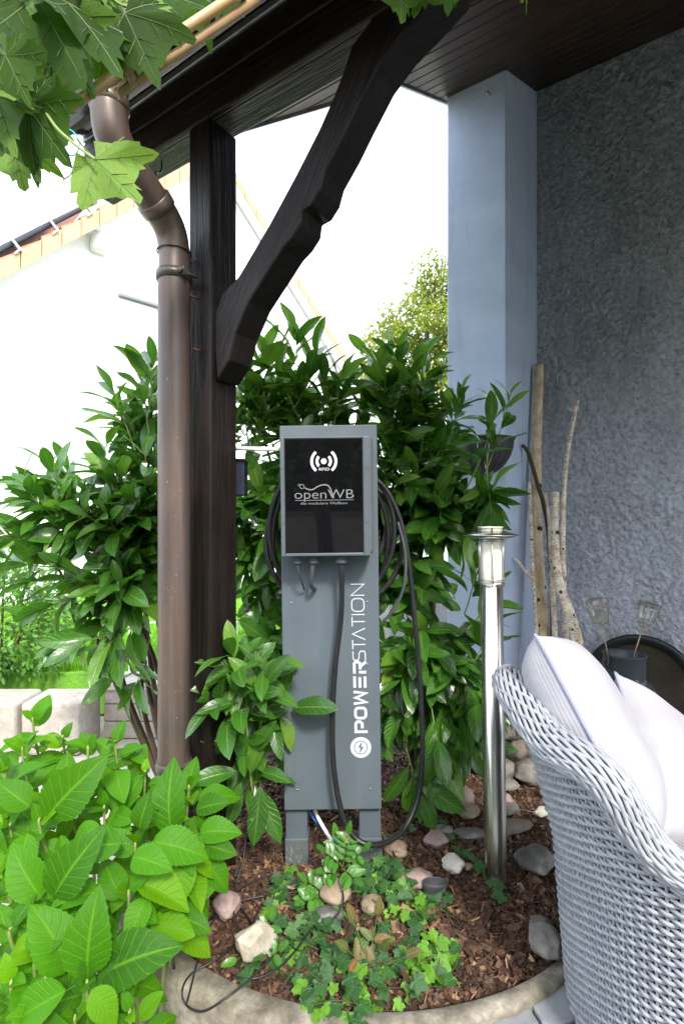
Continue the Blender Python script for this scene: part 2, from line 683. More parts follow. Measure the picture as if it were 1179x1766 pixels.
# ------------------------------------------------------------------ material library
M = {}
M['beam'] = wood('dark stained timber', (0.004, 0.0032, 0.003), (0.017, 0.012, 0.010), 1.0, rough=0.38, bs=0.9)
M['fascia'] = wood('brown stained fascia', (0.005, 0.003, 0.002), (0.024, 0.0125, 0.008), 1.0, rough=0.5, bs=0.8)
M['soffit'] = wood('stained soffit boards', (0.010, 0.0042, 0.002), (0.046, 0.021, 0.011), 1.0, rough=0.45, bs=0.6)
M['pipe'] = simple('brown coated copper pipe', (0.115, 0.082, 0.068), 0.42, 0.25, 0.22, 7, 0.06, 90, 0.001, coat=0.15)
t = NT('brown painted downpipe')
spk = t.ramp(t.math('MULTIPLY', t.noise(110, 2, 0.5), t.math('ADD', t.noise(4, 3), .5)), [(0.72, (0, 0, 0)), (0.78, (1, 1, 1))])
run = t.noise(2.0, 6, 0.65, t.coord('Object', (26, 26, 1.0)))
grad = t.ramp(t.noise(3.0, 3), [(0.35, (0.070, 0.055, 0.049)), (0.68, (0.104, 0.069, 0.054))])
M['pipe'] = t.set(t.mix(spk, t.mix(t.ramp(run, [(0.45, (0,) * 3), (0.75, (0.55,) * 3)]), grad, (0.150, 0.115, 0.098)), (0.20, 0.17, 0.15)), t.ramp(t.noise(9, 4), [(0.3, (0.34,) * 3), (0.7, (0.5,) * 3)]), 0.15, t.bump(t.noise(120, 3), 0.08, 0.001))
M['clamp'] = simple('brown coated clamp', (0.085, 0.072, 0.065), 0.4, 0.3, 0.15, 30)
M['zinc'] = simple('weathered zinc', (0.30, 0.32, 0.34), 0.42, 0.6, 0.25, 14, 0.1, 60)
M['gutter_in'] = simple('dark gutter metal', (0.05, 0.055, 0.065), 0.4, 0.5)
t = NT('smooth white render')
st_ = t.noise(1.3, 6, 0.7, t.coord('Object', (5, 5, 0.6)))
a = t.noise(2.5, 5, 0.6, t.coord('Object', (1, 1, 2.4)))
b = t.noise(30, 4, 0.6)
M['render'] = t.set(t.mix(t.ramp(st_, [(0.5, (0,) * 3), (0.8, (0.5,) * 3)]), t.ramp(a, [(0.3, (0.45, 0.55, 0.72)), (0.7, (0.55, 0.66, 0.84))]), (0.30, 0.33, 0.36)), 0.85, 0, t.bump(t.math('ADD', t.math('MULTIPLY', a, 2.0), b), 0.35, 0.006))
t = NT('coarse trowelled plaster')
sg_ = t.noise(1.6, 6, 0.7, t.coord('Object', (2.2, 2.2, 0.8)))
v = t.noise(46, 3, 0.5, None, 0.6)
w_ = t.ramp(t.noise(85, 3, 0.6, None, 1.0), [(0.3, (0, 0, 0)), (0.65, (1, 1, 1))])
hh = t.math('ADD', v, t.math('MULTIPLY', w_, 0.35))
M['plaster'] = t.set(t.mix(t.ramp(sg_, [(0.42, (0,) * 3), (0.72, (0.55,) * 3)]), t.ramp(v, [(0.25, (0.24, 0.255, 0.285)), (0.36, (0.44, 0.465, 0.52)), (0.62, (0.70, 0.73, 0.80))]), (0.27, 0.28, 0.30)), 0.8, 0, t.bump(hh, 0.8, 0.012))  # relief shading painted in: hollows darker, ridges lighter
M['housewall'] = simple('white house plaster', (0.86, 0.86, 0.85), 0.9, 0, 0.03, 3, 0.2, 90)
M['tile_side'] = simple('terracotta verge tile', (0.52, 0.34, 0.19), 0.8, 0, 0.2, 3, 0.2, 30)
M['tile'] = simple('red roof tile', (0.50, 0.22, 0.14), 0.8, 0, 0.25, 3, 0.2, 30)
M['solar'] = simple('solar panel glass', (0.03, 0.035, 0.07), 0.12, 0.0, 0.1)
M['solar_frame'] = simple('aluminium panel frame', (0.62, 0.64, 0.68), 0.35, 0.7, 0.05)
M['steel'] = simple('brushed stainless steel', (0.62, 0.60, 0.57), 0.22, 1.0, 0.06, 6, 0.05, 200, 0.0005)
t = NT('brushed steel pole')
gr = t.noise(3.0, 5, 0.6, t.coord('Object', (60, 60, 0.8)))
M['brushed'] = t.set(t.ramp(gr, [(0.3, (0.50, 0.49, 0.46)), (0.7, (0.66, 0.64, 0.60))]), t.ramp(gr, [(0.3, (0.18,) * 3), (0.7, (0.30,) * 3)]), 1.0, t.bump(gr, 0.06, 0.001))
M['frost'] = simple('frosted lamp glass', (0.78, 0.74, 0.60), 0.65, 0, 0.05)
M['frost'].node_tree.nodes['Principled BSDF'].inputs['Transmission Weight'].default_value = 0.0
t = NT('blue grey coated panel')
b1 = t.noise(4, 4); sm = t.noise(2.2, 6, 0.65, t.coord('Object', (9, 9, 0.9)))
z_ = t.n('ShaderNodeSeparateXYZ'); t.l(t.coord('Object'), z_.inputs[0])
mud = t.math('MULTIPLY', t.noise(45, 5, 0.7), t.math('SUBTRACT', 1.0, t.math('MULTIPLY', t.math('ADD', z_.outputs[2], 0.05), 3.2)))
c_ = t.ramp(b1, [(0.3, (0.078, 0.098, 0.116)), (0.7, (0.096, 0.118, 0.136))])
c_ = t.mix(t.ramp(sm, [(0.5, (0,) * 3), (0.8, (0.35,) * 3)]), c_, (0.135, 0.15, 0.16))
c_ = t.mix(t.ramp(mud, [(0.40, (0,) * 3), (0.62, (0.6,) * 3)]), c_, (0.10, 0.07, 0.045))
M['station'] = t.set(c_, t.ramp(sm, [(0.3, (0.32,) * 3), (0.7, (0.50,) * 3)]), 0, t.bump(t.noise(150, 3), 0.05, 0.0008))
M['station_box'] = simple('grey moulded housing', (0.080, 0.098, 0.108), 0.35, 0, 0.08, 8, 0.04, 150, 0.0008)
t = NT('black gloss glass')
M['blackglass'] = t.set((0.004, 0.004, 0.005), 0.03, 0, None, 0.5)
M['rubber'] = simple('black cable rubber', (0.012, 0.012, 0.013), 0.42, 0, 0.2, 40, 0.05, 100)
M['greycable'] = simple('dark grey cable sheath', (0.05, 0.053, 0.058), 0.42, 0, 0.1, 30, 0.05, 100)
M['white_print'] = simple('white print', (0.50, 0.52, 0.54), 0.5, 0, 0.02)
M['grey_print'] = simple('silver print', (0.17, 0.175, 0.18), 0.4, 0, 0.02)
M['white_pvc'] = simple('white plastic', (0.75, 0.75, 0.73), 0.4, 0, 0.05)
M['blue_pvc'] = simple('blue plastic', (0.02, 0.16, 0.55), 0.4, 0, 0.05)
M['darkblue'] = simple('dark blue plastic', (0.006, 0.010, 0.030), 0.45, 0, 0.1)
M['red'] = simple('red plastic', (0.5, 0.02, 0.02), 0.4)
M['dkplastic'] = simple('dark grey plastic pipe', (0.045, 0.048, 0.052), 0.45, 0, 0.15, 30, 0.1, 100)
M['soil'] = simple('dark soil', (0.035, 0.018, 0.010), 0.95, 0, 0.4, 18, 0.8, 45, 0.01)
t = NT('bark mulch chips')
geo = t.n('ShaderNodeNewGeometry')
cc = t.ramp(geo.outputs['Random Per Island'], [(0.0, (0.012, 0.006, 0.004)), (0.30, (0.034, 0.017, 0.010)), (0.66, (0.082, 0.040, 0.022)), (0.88, (0.16, 0.083, 0.045)), (0.965, (0.38, 0.22, 0.11)), (1.0, (0.5, 0.34, 0.18))])
gn = t.noise(60, 5, 0.6)
M['mulch'] = t.set(t.mix(0.4, cc, t.ramp(gn, [(0.3, (0.02, 0.01, 0.006)), (0.7, (0.16, 0.075, 0.04))])), 0.72, 0, t.bump(gn, 0.6, 0.003))
def stone_mat(name, c0, c1, c2, sc=14, rough=0.75):
    t = NT(name)
    a = t.noise(sc, 6, 0.65); b = t.noise(sc * 6, 4, 0.6)
    c = t.ramp(a, [(0.28, c0), (0.5, c1), (0.74, c2)])
    c = t.mix(t.ramp(b, [(0.5, (0, 0, 0)), (0.75, (0.5,) * 3)]), c, tuple(q * 0.45 for q in c1))
    return t.set(c, rough, 0, t.bump(t.math('ADD', a, t.math('MULTIPLY', b, 0.4)), 0.6, 0.006))
M['st_grey'] = stone_mat('grey river stone', (0.10, 0.092, 0.08), (0.18, 0.166, 0.145), (0.30, 0.28, 0.245))
M['st_pink'] = stone_mat('pinkish stone', (0.20, 0.13, 0.12), (0.30, 0.21, 0.19), (0.38, 0.29, 0.27))
M['st_tan'] = stone_mat('tan stone', (0.17, 0.12, 0.08), (0.27, 0.20, 0.14), (0.36, 0.30, 0.22))
M['st_pale'] = stone_mat('pale limestone', (0.38, 0.33, 0.25), (0.58, 0.54, 0.46), (0.72, 0.68, 0.6))
M['st_tan2'] = stone_mat('pale yellowish rock', (0.26, 0.22, 0.16), (0.42, 0.38, 0.30), (0.56, 0.52, 0.44))
M['st_dark'] = stone_mat('dark veined stone', (0.045, 0.042, 0.037), (0.11, 0.103, 0.09), (0.42, 0.40, 0.37), 9)
M['st_brown'] = stone_mat('brown rubble stone', (0.10, 0.075, 0.055), (0.16, 0.13, 0.105), (0.24, 0.21, 0.18))
M['concrete'] = stone_mat('aged concrete', (0.075, 0.065, 0.042), (0.19, 0.17, 0.13), (0.38, 0.35, 0.28), 16, 0.95)
M['paver'] = stone_mat('grey concrete paver', (0.155, 0.160, 0.170), (0.215, 0.222, 0.235), (0.28, 0.285, 0.295), 5, 0.85)
M['joint'] = simple('joint sand', (0.055, 0.045, 0.033), 0.95, 0, 0.3, 60, 0.6, 120, 0.004)
M['paleground'] = simple('pale gravel paving', (0.40, 0.365, 0.32), 0.95, 0, 0.14, 8, 0.5, 60, 0.004)
M['block'] = stone_mat('pale wall block', (0.25, 0.22, 0.18), (0.38, 0.345, 0.30), (0.48, 0.45, 0.40), 5, 0.9)
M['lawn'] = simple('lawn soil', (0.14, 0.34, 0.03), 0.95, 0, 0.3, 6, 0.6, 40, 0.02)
M['low_bounce_grass'] = simple('dark low bounce grass', (0.045, 0.060, 0.034), 0.95, 0, 0.3, 6, 0.6, 40, 0.02)  # dull dark green, chosen to weaken light bounced onto the porch
M['grass'] = leaf_mat('grass blades', (0.12, 0.32, 0.015), (0.20, 0.46, 0.02), (0.30, 0.55, 0.04), (0.2, 0.4, 0.1), trans=0.4, uvveins=False)
t = NT('granular grey plaster')
g1 = t.noise(230, 2, 0.5)
M['granular'] = t.set(t.ramp(g1, [(0.35, (0.11, 0.11, 0.115)), (0.62, (0.34, 0.34, 0.35))]), 0.9, 0, t.bump(g1, 0.6, 0.004))
M['slate'] = simple('slate cladding', (0.20, 0.205, 0.215), 0.6, 0, 0.12, 6)
M['laurel'] = leaf_mat('laurel leaf', (0.012, 0.052, 0.008), (0.044, 0.150, 0.014), (0.20, 0.36, 0.030), (0.15, 0.27, 0.05), 8, 0.27, 0.32, (0.13, 0.42, 0.02), 0.45, (0.22, 0.24, 0.07), 0.5, coat=0.3)
M['laurel_young'] = leaf_mat('young laurel leaf', (0.06, 0.15, 0.016), (0.09, 0.22, 0.022), (0.20, 0.36, 0.05), (0.24, 0.36, 0.08), 8, 0.32, 0.38, (0.22, 0.5, 0.03), 0.45, (0.30, 0.20, 0.06), 0.5, coat=0.2)
M['laurel_stem'] = simple('green laurel stem', (0.16, 0.22, 0.05), 0.55)
M['twig'] = simple('brown twig bark', (0.075, 0.050, 0.028), 0.8, 0, 0.3, 30, 0.4, 60)
M['hydr'] = leaf_mat('hydrangea leaf', (0.008, 0.055, 0.003), (0.052, 0.205, 0.004), (0.180, 0.380, 0.006), (0.12, 0.30, 0.012), 8, 0.50, 0.38, (0.34, 0.66, 0.005), 0.40, (0.20, 0.22, 0.03), 0.45, spec=0.22)
M['hydr_stem'] = simple('hydrangea stem', (0.20, 0.26, 0.07), 0.6)
M['plane'] = leaf_mat('plane tree leaf', (0.016, 0.038, 0.005), (0.026, 0.070, 0.007), (0.09, 0.18, 0.012), (0.30, 0.38, 0.14), 8, 0.65, 0.45, (0.16, 0.40, 0.02), 0.4, (0.14, 0.07, 0.025), 0.8, uvveins=False, spec=0.15)
M['plane_vein'] = simple('pale leaf vein', (0.09, 0.14, 0.035), 0.5)
M['yleaf'] = leaf_mat('yellow green backlit leaf', (0.07, 0.15, 0.008), (0.10, 0.22, 0.010), (0.15, 0.26, 0.015), (0.4, 0.45, 0.15), 8, 0.6, 0.38, (0.24, 0.42, 0.02), 0.4, (0.22, 0.12, 0.03), 0.7, uvveins=False)  # glow of backlit leaves painted in beside their own yellow green
M['ivy'] = leaf_mat('dark ivy leaf', (0.014, 0.055, 0.014), (0.030, 0.100, 0.020), (0.07, 0.18, 0.024), (0.2, 0.3, 0.1), 8, 0.4, 0.2, (0.12, 0.3, 0.03), 0.4, uvveins=False)
M['ivy_lit'] = leaf_mat('lit ivy leaf', (0.07, 0.20, 0.015), (0.14, 0.34, 0.022), (0.26, 0.48, 0.04), (0.4, 0.55, 0.15), 8, 0.4, 0.3, (0.35, 0.65, 0.04), 0.4, uvveins=False)  # front-lit leaves: the light is painted into their green
M['ivy_vein'] = simple('pale ivy vein', (0.12, 0.22, 0.08), 0.5)
M['redleaf'] = leaf_mat('reddish mahonia leaf', (0.06, 0.13, 0.02), (0.14, 0.11, 0.035), (0.30, 0.07, 0.04), (0.3, 0.3, 0.1), 7, 0.4, 0.25, (0.4, 0.2, 0.05), 0.4)
M['mahonia'] = leaf_mat('mahonia leaf', (0.03, 0.12, 0.012), (0.055, 0.20, 0.02), (0.13, 0.34, 0.03), (0.2, 0.35, 0.08), 7, 0.22, 0.2, (0.15, 0.4, 0.03), 0.5, coat=0.4)
M['shrub'] = leaf_mat('small shrub leaf', (0.05, 0.14, 0.02), (0.09, 0.24, 0.03), (0.20, 0.38, 0.06), (0.2, 0.35, 0.08), 7, 0.4, 0.35, (0.25, 0.5, 0.05), 0.3, uvveins=False)
M['treeleaf'] = leaf_mat('pale tree leaf', (0.10, 0.17, 0.02), (0.20, 0.28, 0.03), (0.36, 0.42, 0.06), (0.3, 0.4, 0.1), 7, 0.5, 0.4, (0.5, 0.55, 0.05), 0.3, uvveins=False)
M['hedge'] = leaf_mat('dark hedge leaf', (0.03, 0.07, 0.015), (0.07, 0.15, 0.03), (0.16, 0.28, 0.06), (0.1, 0.2, 0.05), 7, 0.5, 0.2, (0.08, 0.2, 0.02), 0.3, uvveins=False)
t = NT('birch bark')
bv = t.noise(5, 4, 0.6, t.coord('UV', (5, 5, 1)))
sp = t.ramp(t.noise(6, 4, 0.65, t.coord('UV', (26, 7, 1))), [(0.57, (0, 0, 0)), (0.62, (1, 1, 1))])
bc = t.ramp(bv, [(0.35, (0.62, 0.45, 0.28)), (0.6, (0.95, 0.86, 0.72))])
M['birch'] = t.set(t.mix(sp, bc, (0.06, 0.035, 0.022)), 0.7, 0, t.bump(bv, 0.4, 0.003))
t = NT('tan birch bark')
bv = t.noise(5, 4, 0.6, t.coord('UV', (3, 5, 1)))
sp = t.ramp(t.noise(6, 4, 0.65, t.coord('UV', (22, 6, 1))), [(0.62, (0, 0, 0)), (0.68, (1, 1, 1))])
M['birch2'] = t.set(t.mix(sp, t.ramp(bv, [(0.3, (0.56, 0.36, 0.18)), (0.6, (0.90, 0.74, 0.50))]), (0.07, 0.04, 0.025)), 0.7, 0, t.bump(bv, 0.4, 0.003))
M['knot'] = simple('dark bark knot', (0.05, 0.028, 0.018), 0.85)
t = NT('grey wicker strand')
wz = t.noise(14, 4, 0.6)
ws = t.noise(5, 3, 0.6, t.coord('UV', (6, 300, 1)))
wg = t.n('ShaderNodeNewGeometry')
M['wicker'] = t.set(t.mix(0.5, t.mix(0.45, t.ramp(wz, [(0.3, (0.21, 0.22, 0.245)), (0.7, (0.38, 0.39, 0.41))]), t.ramp(wg.outputs['Random Per Island'], [(0.0, (0.13, 0.135, 0.15)), (1.0, (0.44, 0.44, 0.45))])), t.ramp(ws, [(0.35, (0.13, 0.15, 0.185)), (0.65, (0.42, 0.43, 0.45))])), 0.42, 0, t.bump(ws, 0.2, 0.001))
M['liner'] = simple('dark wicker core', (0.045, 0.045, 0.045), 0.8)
t = NT('ribbed pillow cloth')
rb = t.n('ShaderNodeTexWave', wave_type='BANDS', bands_direction='Y')
rb.inputs['Scale'].default_value = 46.0
t.l(t.coord('UV'), rb.inputs['Vector'])
cl = t.noise(9, 4)
M['pillow'] = t.set(t.mix(t.math('MULTIPLY', rb.outputs[1], 0.22), t.ramp(cl, [(0.3, (0.32, 0.315, 0.345)), (0.7, (0.37, 0.365, 0.39))]), (0.24, 0.235, 0.265)), 0.9, 0, t.bump(rb.outputs[1], 0.3, 0.0015, t.bump(t.noise(7, 3), 0.5, 0.02)))
M['pillow'].node_tree.nodes['Principled BSDF'].inputs['Sheen Weight'].default_value = 0.15
M['piping'] = simple('pillow piping', (0.22, 0.24, 0.32), 0.8)
M['can'] = simple('dark painted milk can', (0.045, 0.055, 0.062), 0.42, 0.3, 0.3, 10, 0.2, 50)
t = NT('tarnished tray')
ty = t.noise(4, 6, 0.65, None, 0.4)
M['tray'] = t.set(t.ramp(ty, [(0.3, (0.035, 0.028, 0.02)), (0.55, (0.085, 0.065, 0.043)), (0.75, (0.15, 0.12, 0.085))]), 0.45, 0.4, t.bump(ty, 0.3, 0.004))
M['tray_rim'] = simple('dark tray rim', (0.03, 0.033, 0.033), 0.4, 0.4, 0.3, 12)
M['wire'] = simple('rusty wire', (0.42, 0.30, 0.18), 0.5, 0.3)
t = NT('clear glass cup')
fr_ = t.n('ShaderNodeLayerWeight'); fr_.inputs['Blend'].default_value = 0.45
tp_ = t.n('ShaderNodeBsdfTransparent'); tp_.inputs['Color'].default_value = (0.96, 0.98, 0.975, 1)
gl_ = t.n('ShaderNodeBsdfGlossy'); gl_.inputs['Roughness'].default_value = 0.12
mx_ = t.n('ShaderNodeMixShader')
t.l(t.math('ADD', t.math('MULTIPLY', fr_.outputs['Fresnel'], 0.30), 0.03), mx_.inputs[0]); t.l(tp_.outputs[0], mx_.inputs[1]); t.l(gl_.outputs[0], mx_.inputs[2]); t.l(mx_.outputs[0], t.out.inputs['Surface'])
M['glass'] = t.m
M['wax'] = simple('candle wax', (0.62, 0.58, 0.48), 0.5)
M['bamboo'] = simple('bamboo cane', (0.42, 0.27, 0.10), 0.35, 0, 0.25, 12, 0.15, 40)
M['bamboo_in'] = simple('cut bamboo face', (0.30, 0.19, 0.09), 0.7)
M['string'] = simple('turquoise string', (0.10, 0.55, 0.60), 0.7)
M['basket'] = simple('dark wall basket', (0.035, 0.035, 0.040), 0.6, 0, 0.2, 20)
M['bark'] = simple('tree bark', (0.07, 0.055, 0.04), 0.9, 0, 0.4, 12, 0.8, 30, 0.02)
M['deadleaf'] = simple('dead brown leaf', (0.30, 0.13, 0.05), 0.7, 0, 0.3, 20)
M['iron'] = simple('galvanised iron', (0.30, 0.30, 0.31), 0.45, 0.7, 0.15)
M['screw'] = simple('screw head', (0.25, 0.27, 0.28), 0.4, 0.8)
M['rust'] = simple('rusty screw', (0.10, 0.05, 0.03), 0.6, 0.4)
M['scratch'] = simple('pale scuff', (0.40, 0.44, 0.47), 0.7)

# ================================================================== SETTING
BC = Vector((0.085, 1.96, 0)); BR = 0.80            # the round bed
# ground: one sheet to the horizon, with a hollow-free flat level
mb = MB()
xs = [-300, -40, -8, -3, -1.2, 0, 1.2, 3, 8, 40, 300]
ys = [-300, -40, -6, -1, 0.5, 1.2, 2, 3, 8, 40, 300]
for y in ys:
    for x in xs:
        mb.v.append(Vector((x, y, -0.36)))
for j in range(len(ys) - 1):
    for i in range(len(xs) - 1):
        a = j * len(xs) + i
        mb.face((a, a + 1, a + 1 + len(xs), a + len(xs)))
struct(mb.build('ground', M['paleground']))

# dark mown grass added on the viewer's side to weaken ground bounce
mb = MB()
mb.prism([(-9, -7.5, -0.36), (9, -7.5, -0.36), (9, -0.2, -0.36), (0.0, 0.05, -0.36), (-1.1, 0.35, -0.36), (-9, 0.6, -0.36)], (0, 0, 0.012))
struct(mb.build('low_bounce_lawn', M['low_bounce_grass']))
# lawn terrace beyond the garden wall
mb = MB()
mb.box((-4.5, 6.9, -0.19), (4.0, 0, 0), (0, 3.05, 0), (0, 0, 0.15))
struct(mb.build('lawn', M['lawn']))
mb = MB(); 
gi = []
for k in range(6):
    h = 0.05
gg = []
for k in range(4):
    V = []; Fc = []; UV = []
    for q in range(7):
        a = random.random() * 6.28; r0 = random.random() * 0.02
        x, y = math.cos(a) * r0, math.sin(a) * r0
        b = len(V); ln = random.uniform(0.03, 0.07); w = 0.003
        tx, ty = random.uniform(-.02, .02), random.uniform(-.02, .02)
        V += [(x - w, y, 0), (x + w, y, 0), (x + tx, y + ty, ln)]; UV += [(0, 0)] * 3
        Fc.append((b, b + 1, b + 2))
    gg.append((V, Fc, UV, [0] * len(Fc)))
inst = []
for k in range(7000):
    Y = 3.9 + 5.8 * random.random() ** 1.5
    X = random.uniform(-0.66 * Y, -0.02 * Y)
    if X < -8: continue
    s_ = random.uniform(.9, 1.6)
    inst.append((random.randrange(4), Matrix.Translation((X, Y, -0.042)) @ Matrix.Rotation(random.random() * 6.28, 4, 'Z') @ Matrix.Scale(s_, 4)))
o = joined('grass', gg, [M['grass']], inst, None, False)
o['kind'] = 'stuff'; o['label'] = 'bright green mown grass of the lawn beyond the wall'; o['category'] = 'grass'

# patio under the chair, joints first
def circ_push(x, y, R):
    v = Vector((x, y, 0)) - BC
    if v.length < R:
        v = v.normalized() * R
        return BC.x + v.x, BC.y + v.y
    return x, y
mb = MB()
mb.prism([(-0.16, 0.2, -0.34), (3.4, 0.2, -0.34), (3.4, 2.9, -0.34), (1.15, 2.9, -0.34), (0.98, 2.1, -0.34), (0.86, 1.5, -0.34), (0.62, 1.2, -0.34), (0.3, 1.06, -0.34), (0.0, 1.03, -0.34), (-0.16, 1.06, -0.34)], (0, 0, 0.295))
patio = struct(mb.build('patio', M['joint']))
def paver(x0, y0, sx, sy, ang, zt=-0.022):
    c, s = math.cos(ang), math.sin(ang)
    pts = []
    g = 0.004
    nseg = 4
    loc = []
    hx, hy = sx / 2 - g, sy / 2 - g
    cr = 0.022
    for (cx, cy, a0) in ((hx - cr, hy - cr, 0), (-hx + cr, hy - cr, 90), (-hx + cr, -hy + cr, 180), (hx - cr, -hy + cr, 270)):
        for a in (0, 45, 90):
            A = R_(a0 + a)
            loc.append((cx + cr * math.cos(A), cy + cr * math.sin(A)))
    inside = 0
    out = []
    for (lx, ly) in loc:
        x = x0 + lx * c - ly * s + random.uniform(-.0015, .0015); y = y0 + lx * s + ly * c + random.uniform(-.0015, .0015)
        if (Vector((x, y, 0)) - BC).length < BR + 0.045: inside += 1
        out.append(Vector((*circ_push(x, y, BR + 0.045), zt)))
    if inside > 7: return
    m2 = MB()
    dz = random.uniform(-.003, .003)
    tilt = (random.uniform(-.008, .008), random.uniform(-.008, .008))
    out = [p + UP * (dz + (p.x - x0) * tilt[0] + (p.y - y0) * tilt[1]) for p in out]
    res = [out[0]]
    for p in out[1:]:
        if (p - res[-1]).length > 0.002: res.append(p)
    m2.prism(res, (0, 0, -0.05))
    m2.build('paving_stone', M['paver'], patio, bevel=0.005)
ang = R_(20)
for i in range(-4, 14):
    for j in range(-6, 16):
        sx, sy = 0.205, 0.17
        u = i * sx + (j % 2) * sx * 0.5 - 0.1; v = j * sy
        x = 0.30 + u * math.cos(ang) - v * math.sin(ang); y = 0.62 + u * math.sin(ang) + v * math.cos(ang)
        if x < -0.04 or x > 2.9 or y < 0.35 or y > 2.8: continue
        if W(0, 0, 0).z == 0 and Vector((x, y, 0)).dot(NV) < -3.02: continue
        if y > 1.9 and x < 1.0: continue
        paver(x, y, sx, sy, ang)

# concrete ring round the bed
mb = MB()
seg = 260
prof = [(BR - 0.0, -0.10), (BR - 0.0, -0.012), (BR + 0.008, -0.004), (BR + 0.034, -0.004), (BR + 0.042, -0.012), (BR + 0.042, -0.36)]
b0 = len(mb.v)
for k in range(seg):
    a = 2 * math.pi * k / seg
    for q, (r, z) in enumerate(prof):
        nz = noise.noise(Vector((math.cos(a) * 6, math.sin(a) * 6, z * 9)))
        # the left part of the ring is broader
        fat = max(0.0, math.cos(a - R_(235))) ** 3 * 0.03 * (q > 2)
        n2_ = noise.noise(Vector((math.cos(a) * 28, math.sin(a) * 28, z * 40)))
        rr = r + nz * 0.008 + n2_ * .004 + fat
        mb.v.append(BC + Vector((math.cos(a) * rr, math.sin(a) * rr, z + nz * 0.006 + n2_ * .004)))
for k in range(seg):
    k2 = (k + 1) % seg
    for q in range(len(prof) - 1):
        mb.face((b0 + k * 6 + q, b0 + k2 * 6 + q, b0 + k2 * 6 + q + 1, b0 + k * 6 + q + 1)[::-1], None, 0, True)
tag(mb.build('planter_ring', M['concrete']), 'weathered concrete edging ring round the bark mulch bed', 'edging')
# rough slab and soil left of the patio
mb = MB()
mb.prism([(-0.30, 0.70, -0.36), (-0.165, 0.70, -0.36), (-0.165, 1.06, -0.36), (-0.30, 1.05, -0.36), (-0.345, 0.985, -0.36)], (0, 0, 0.255))
tag(mb.build('concrete_slab', M['concrete'], bevel=0.012), 'broken concrete slab below the edging ring', 'slab')

# bed soil (domed) as structure
def bedz(x, y):
    r = (Vector((x, y, 0)) - BC).length / BR
    z = -0.045 + 0.055 * max(0, 1 - r * r) ** 0.6
    z += 0.012 * noise.noise(Vector((x * 7, y * 7, 0)))
    return z
mb = MB()
nr, na = 26, 72
mb.v.append(Vector((BC.x, BC.y, bedz(BC.x, BC.y))))
for i in range(1, nr + 1):
    for k in range(na):
        a = 2 * math.pi * k / na; r = BR * i / nr * 0.999
        x, y = BC.x + r * math.cos(a), BC.y + r * math.sin(a)
        mb.v.append(Vector((x, y, bedz(x, y))))
for k in range(na):
    mb.face((0, 1 + k, 1 + (k + 1) % na), None, 0, True)
    for i in range(nr - 1):
        a = 1 + i * na
        mb.face((a + k, a + na + k, a + na + (k + 1) % na, a + (k + 1) % na), None, 0, True)
struct(mb.build('bed_soil', M['soil']))
# ground behind the bed up to the house
mb = MB()
mb.prism([(0.35, 2.2, -0.34), (1.4, 2.2, -0.34), (1.4, 3.3, -0.34), (0.35, 3.3, -0.34)], (0, 0, 0.285))
struct(mb.build('rear_bed_soil', M['soil']))
mb = MB()
mb.box((0, 0, 0), (0, 0, 0), (0, 0, 0), (0, 0, 0))
# mulch chips
def chip(seed):
    r = random.Random(seed)
    L = r.uniform(0.5, 1.3); w = r.uniform(0.25, 0.6); h = r.uniform(0.08, 0.22)
    if seed % 4 == 0: L *= 1.7; w *= .35; h *= .6
    V = []
    for k in (-1, 1):
        for (i, j) in ((-1, -1), (1, -1), (1, 1), (-1, 1)):
            V.append((i * L / 2 * r.uniform(.6, 1.1), j * w / 2 * r.uniform(.5, 1.1), k * h / 2 + r.uniform(-.05, .05)))
    Fc = [(3, 2, 1, 0), (4, 5, 6, 7), (0, 1, 5, 4), (1, 2, 6, 5), (2, 3, 7, 6), (3, 0, 4, 7)]
    return V, Fc, [(0, 0)] * 8, [0] * 6
chips = [chip(k) for k in range(14)]
inst = []
while len(inst) < 26000:
    a = random.random() * 6.283; r = BR * math.sqrt(random.random()) * 0.985
    x, y = BC.x + r * math.cos(a), BC.y + r * math.sin(a)
    if y > 2.35 and random.random() < 0.75: continue
    s_ = random.choice((0.012, 0.014, 0.017, 0.020, 0.024)) * random.uniform(.7, 1.25)
    if random.random() < 0.06: s_ *= 2.0
    e = Euler((random.gauss(0, .5), random.gauss(0, .5), random.random() * 6.28))
    inst.append((random.randrange(14), Matrix.Translation((x, y, bedz(x, y) + random.uniform(0.0, 0.014))) @ e.to_matrix().to_4x4() @ Matrix.Scale(s_, 4)))
for k in range(5000):
    x = random.uniform(0.4, 1.3); y = random.uniform(2.25, 2.9)
    e = Euler((random.gauss(0, .5), random.gauss(0, .5), random.random() * 6.28))
    inst.append((random.randrange(14), Matrix.Translation((x, y, -.05 + random.uniform(0.0, 0.014))) @ e.to_matrix().to_4x4() @ Matrix.Scale(random.uniform(.012, .025), 4)))
o = joined('bark_mulch', chips, [M['mulch']], inst, None, False)
o['kind'] = 'stuff'; o['label'] = 'loose reddish brown bark mulch chips covering the round bed'; o['category'] = 'mulch'

# ------------------------------------------------------------------ house: wall, wing wall, porch roof
def nd_box(mb, d0, d1, n0, n1, z0, z1, mi=0):
    mb.box(W((d0 + d1) / 2, (n0 + n1) / 2, (z0 + z1) / 2), DV * (d1 - d0) / 2, NV * (n1 - n0) / 2, UP * (z1 - z0) / 2, mi)

mb = MB()
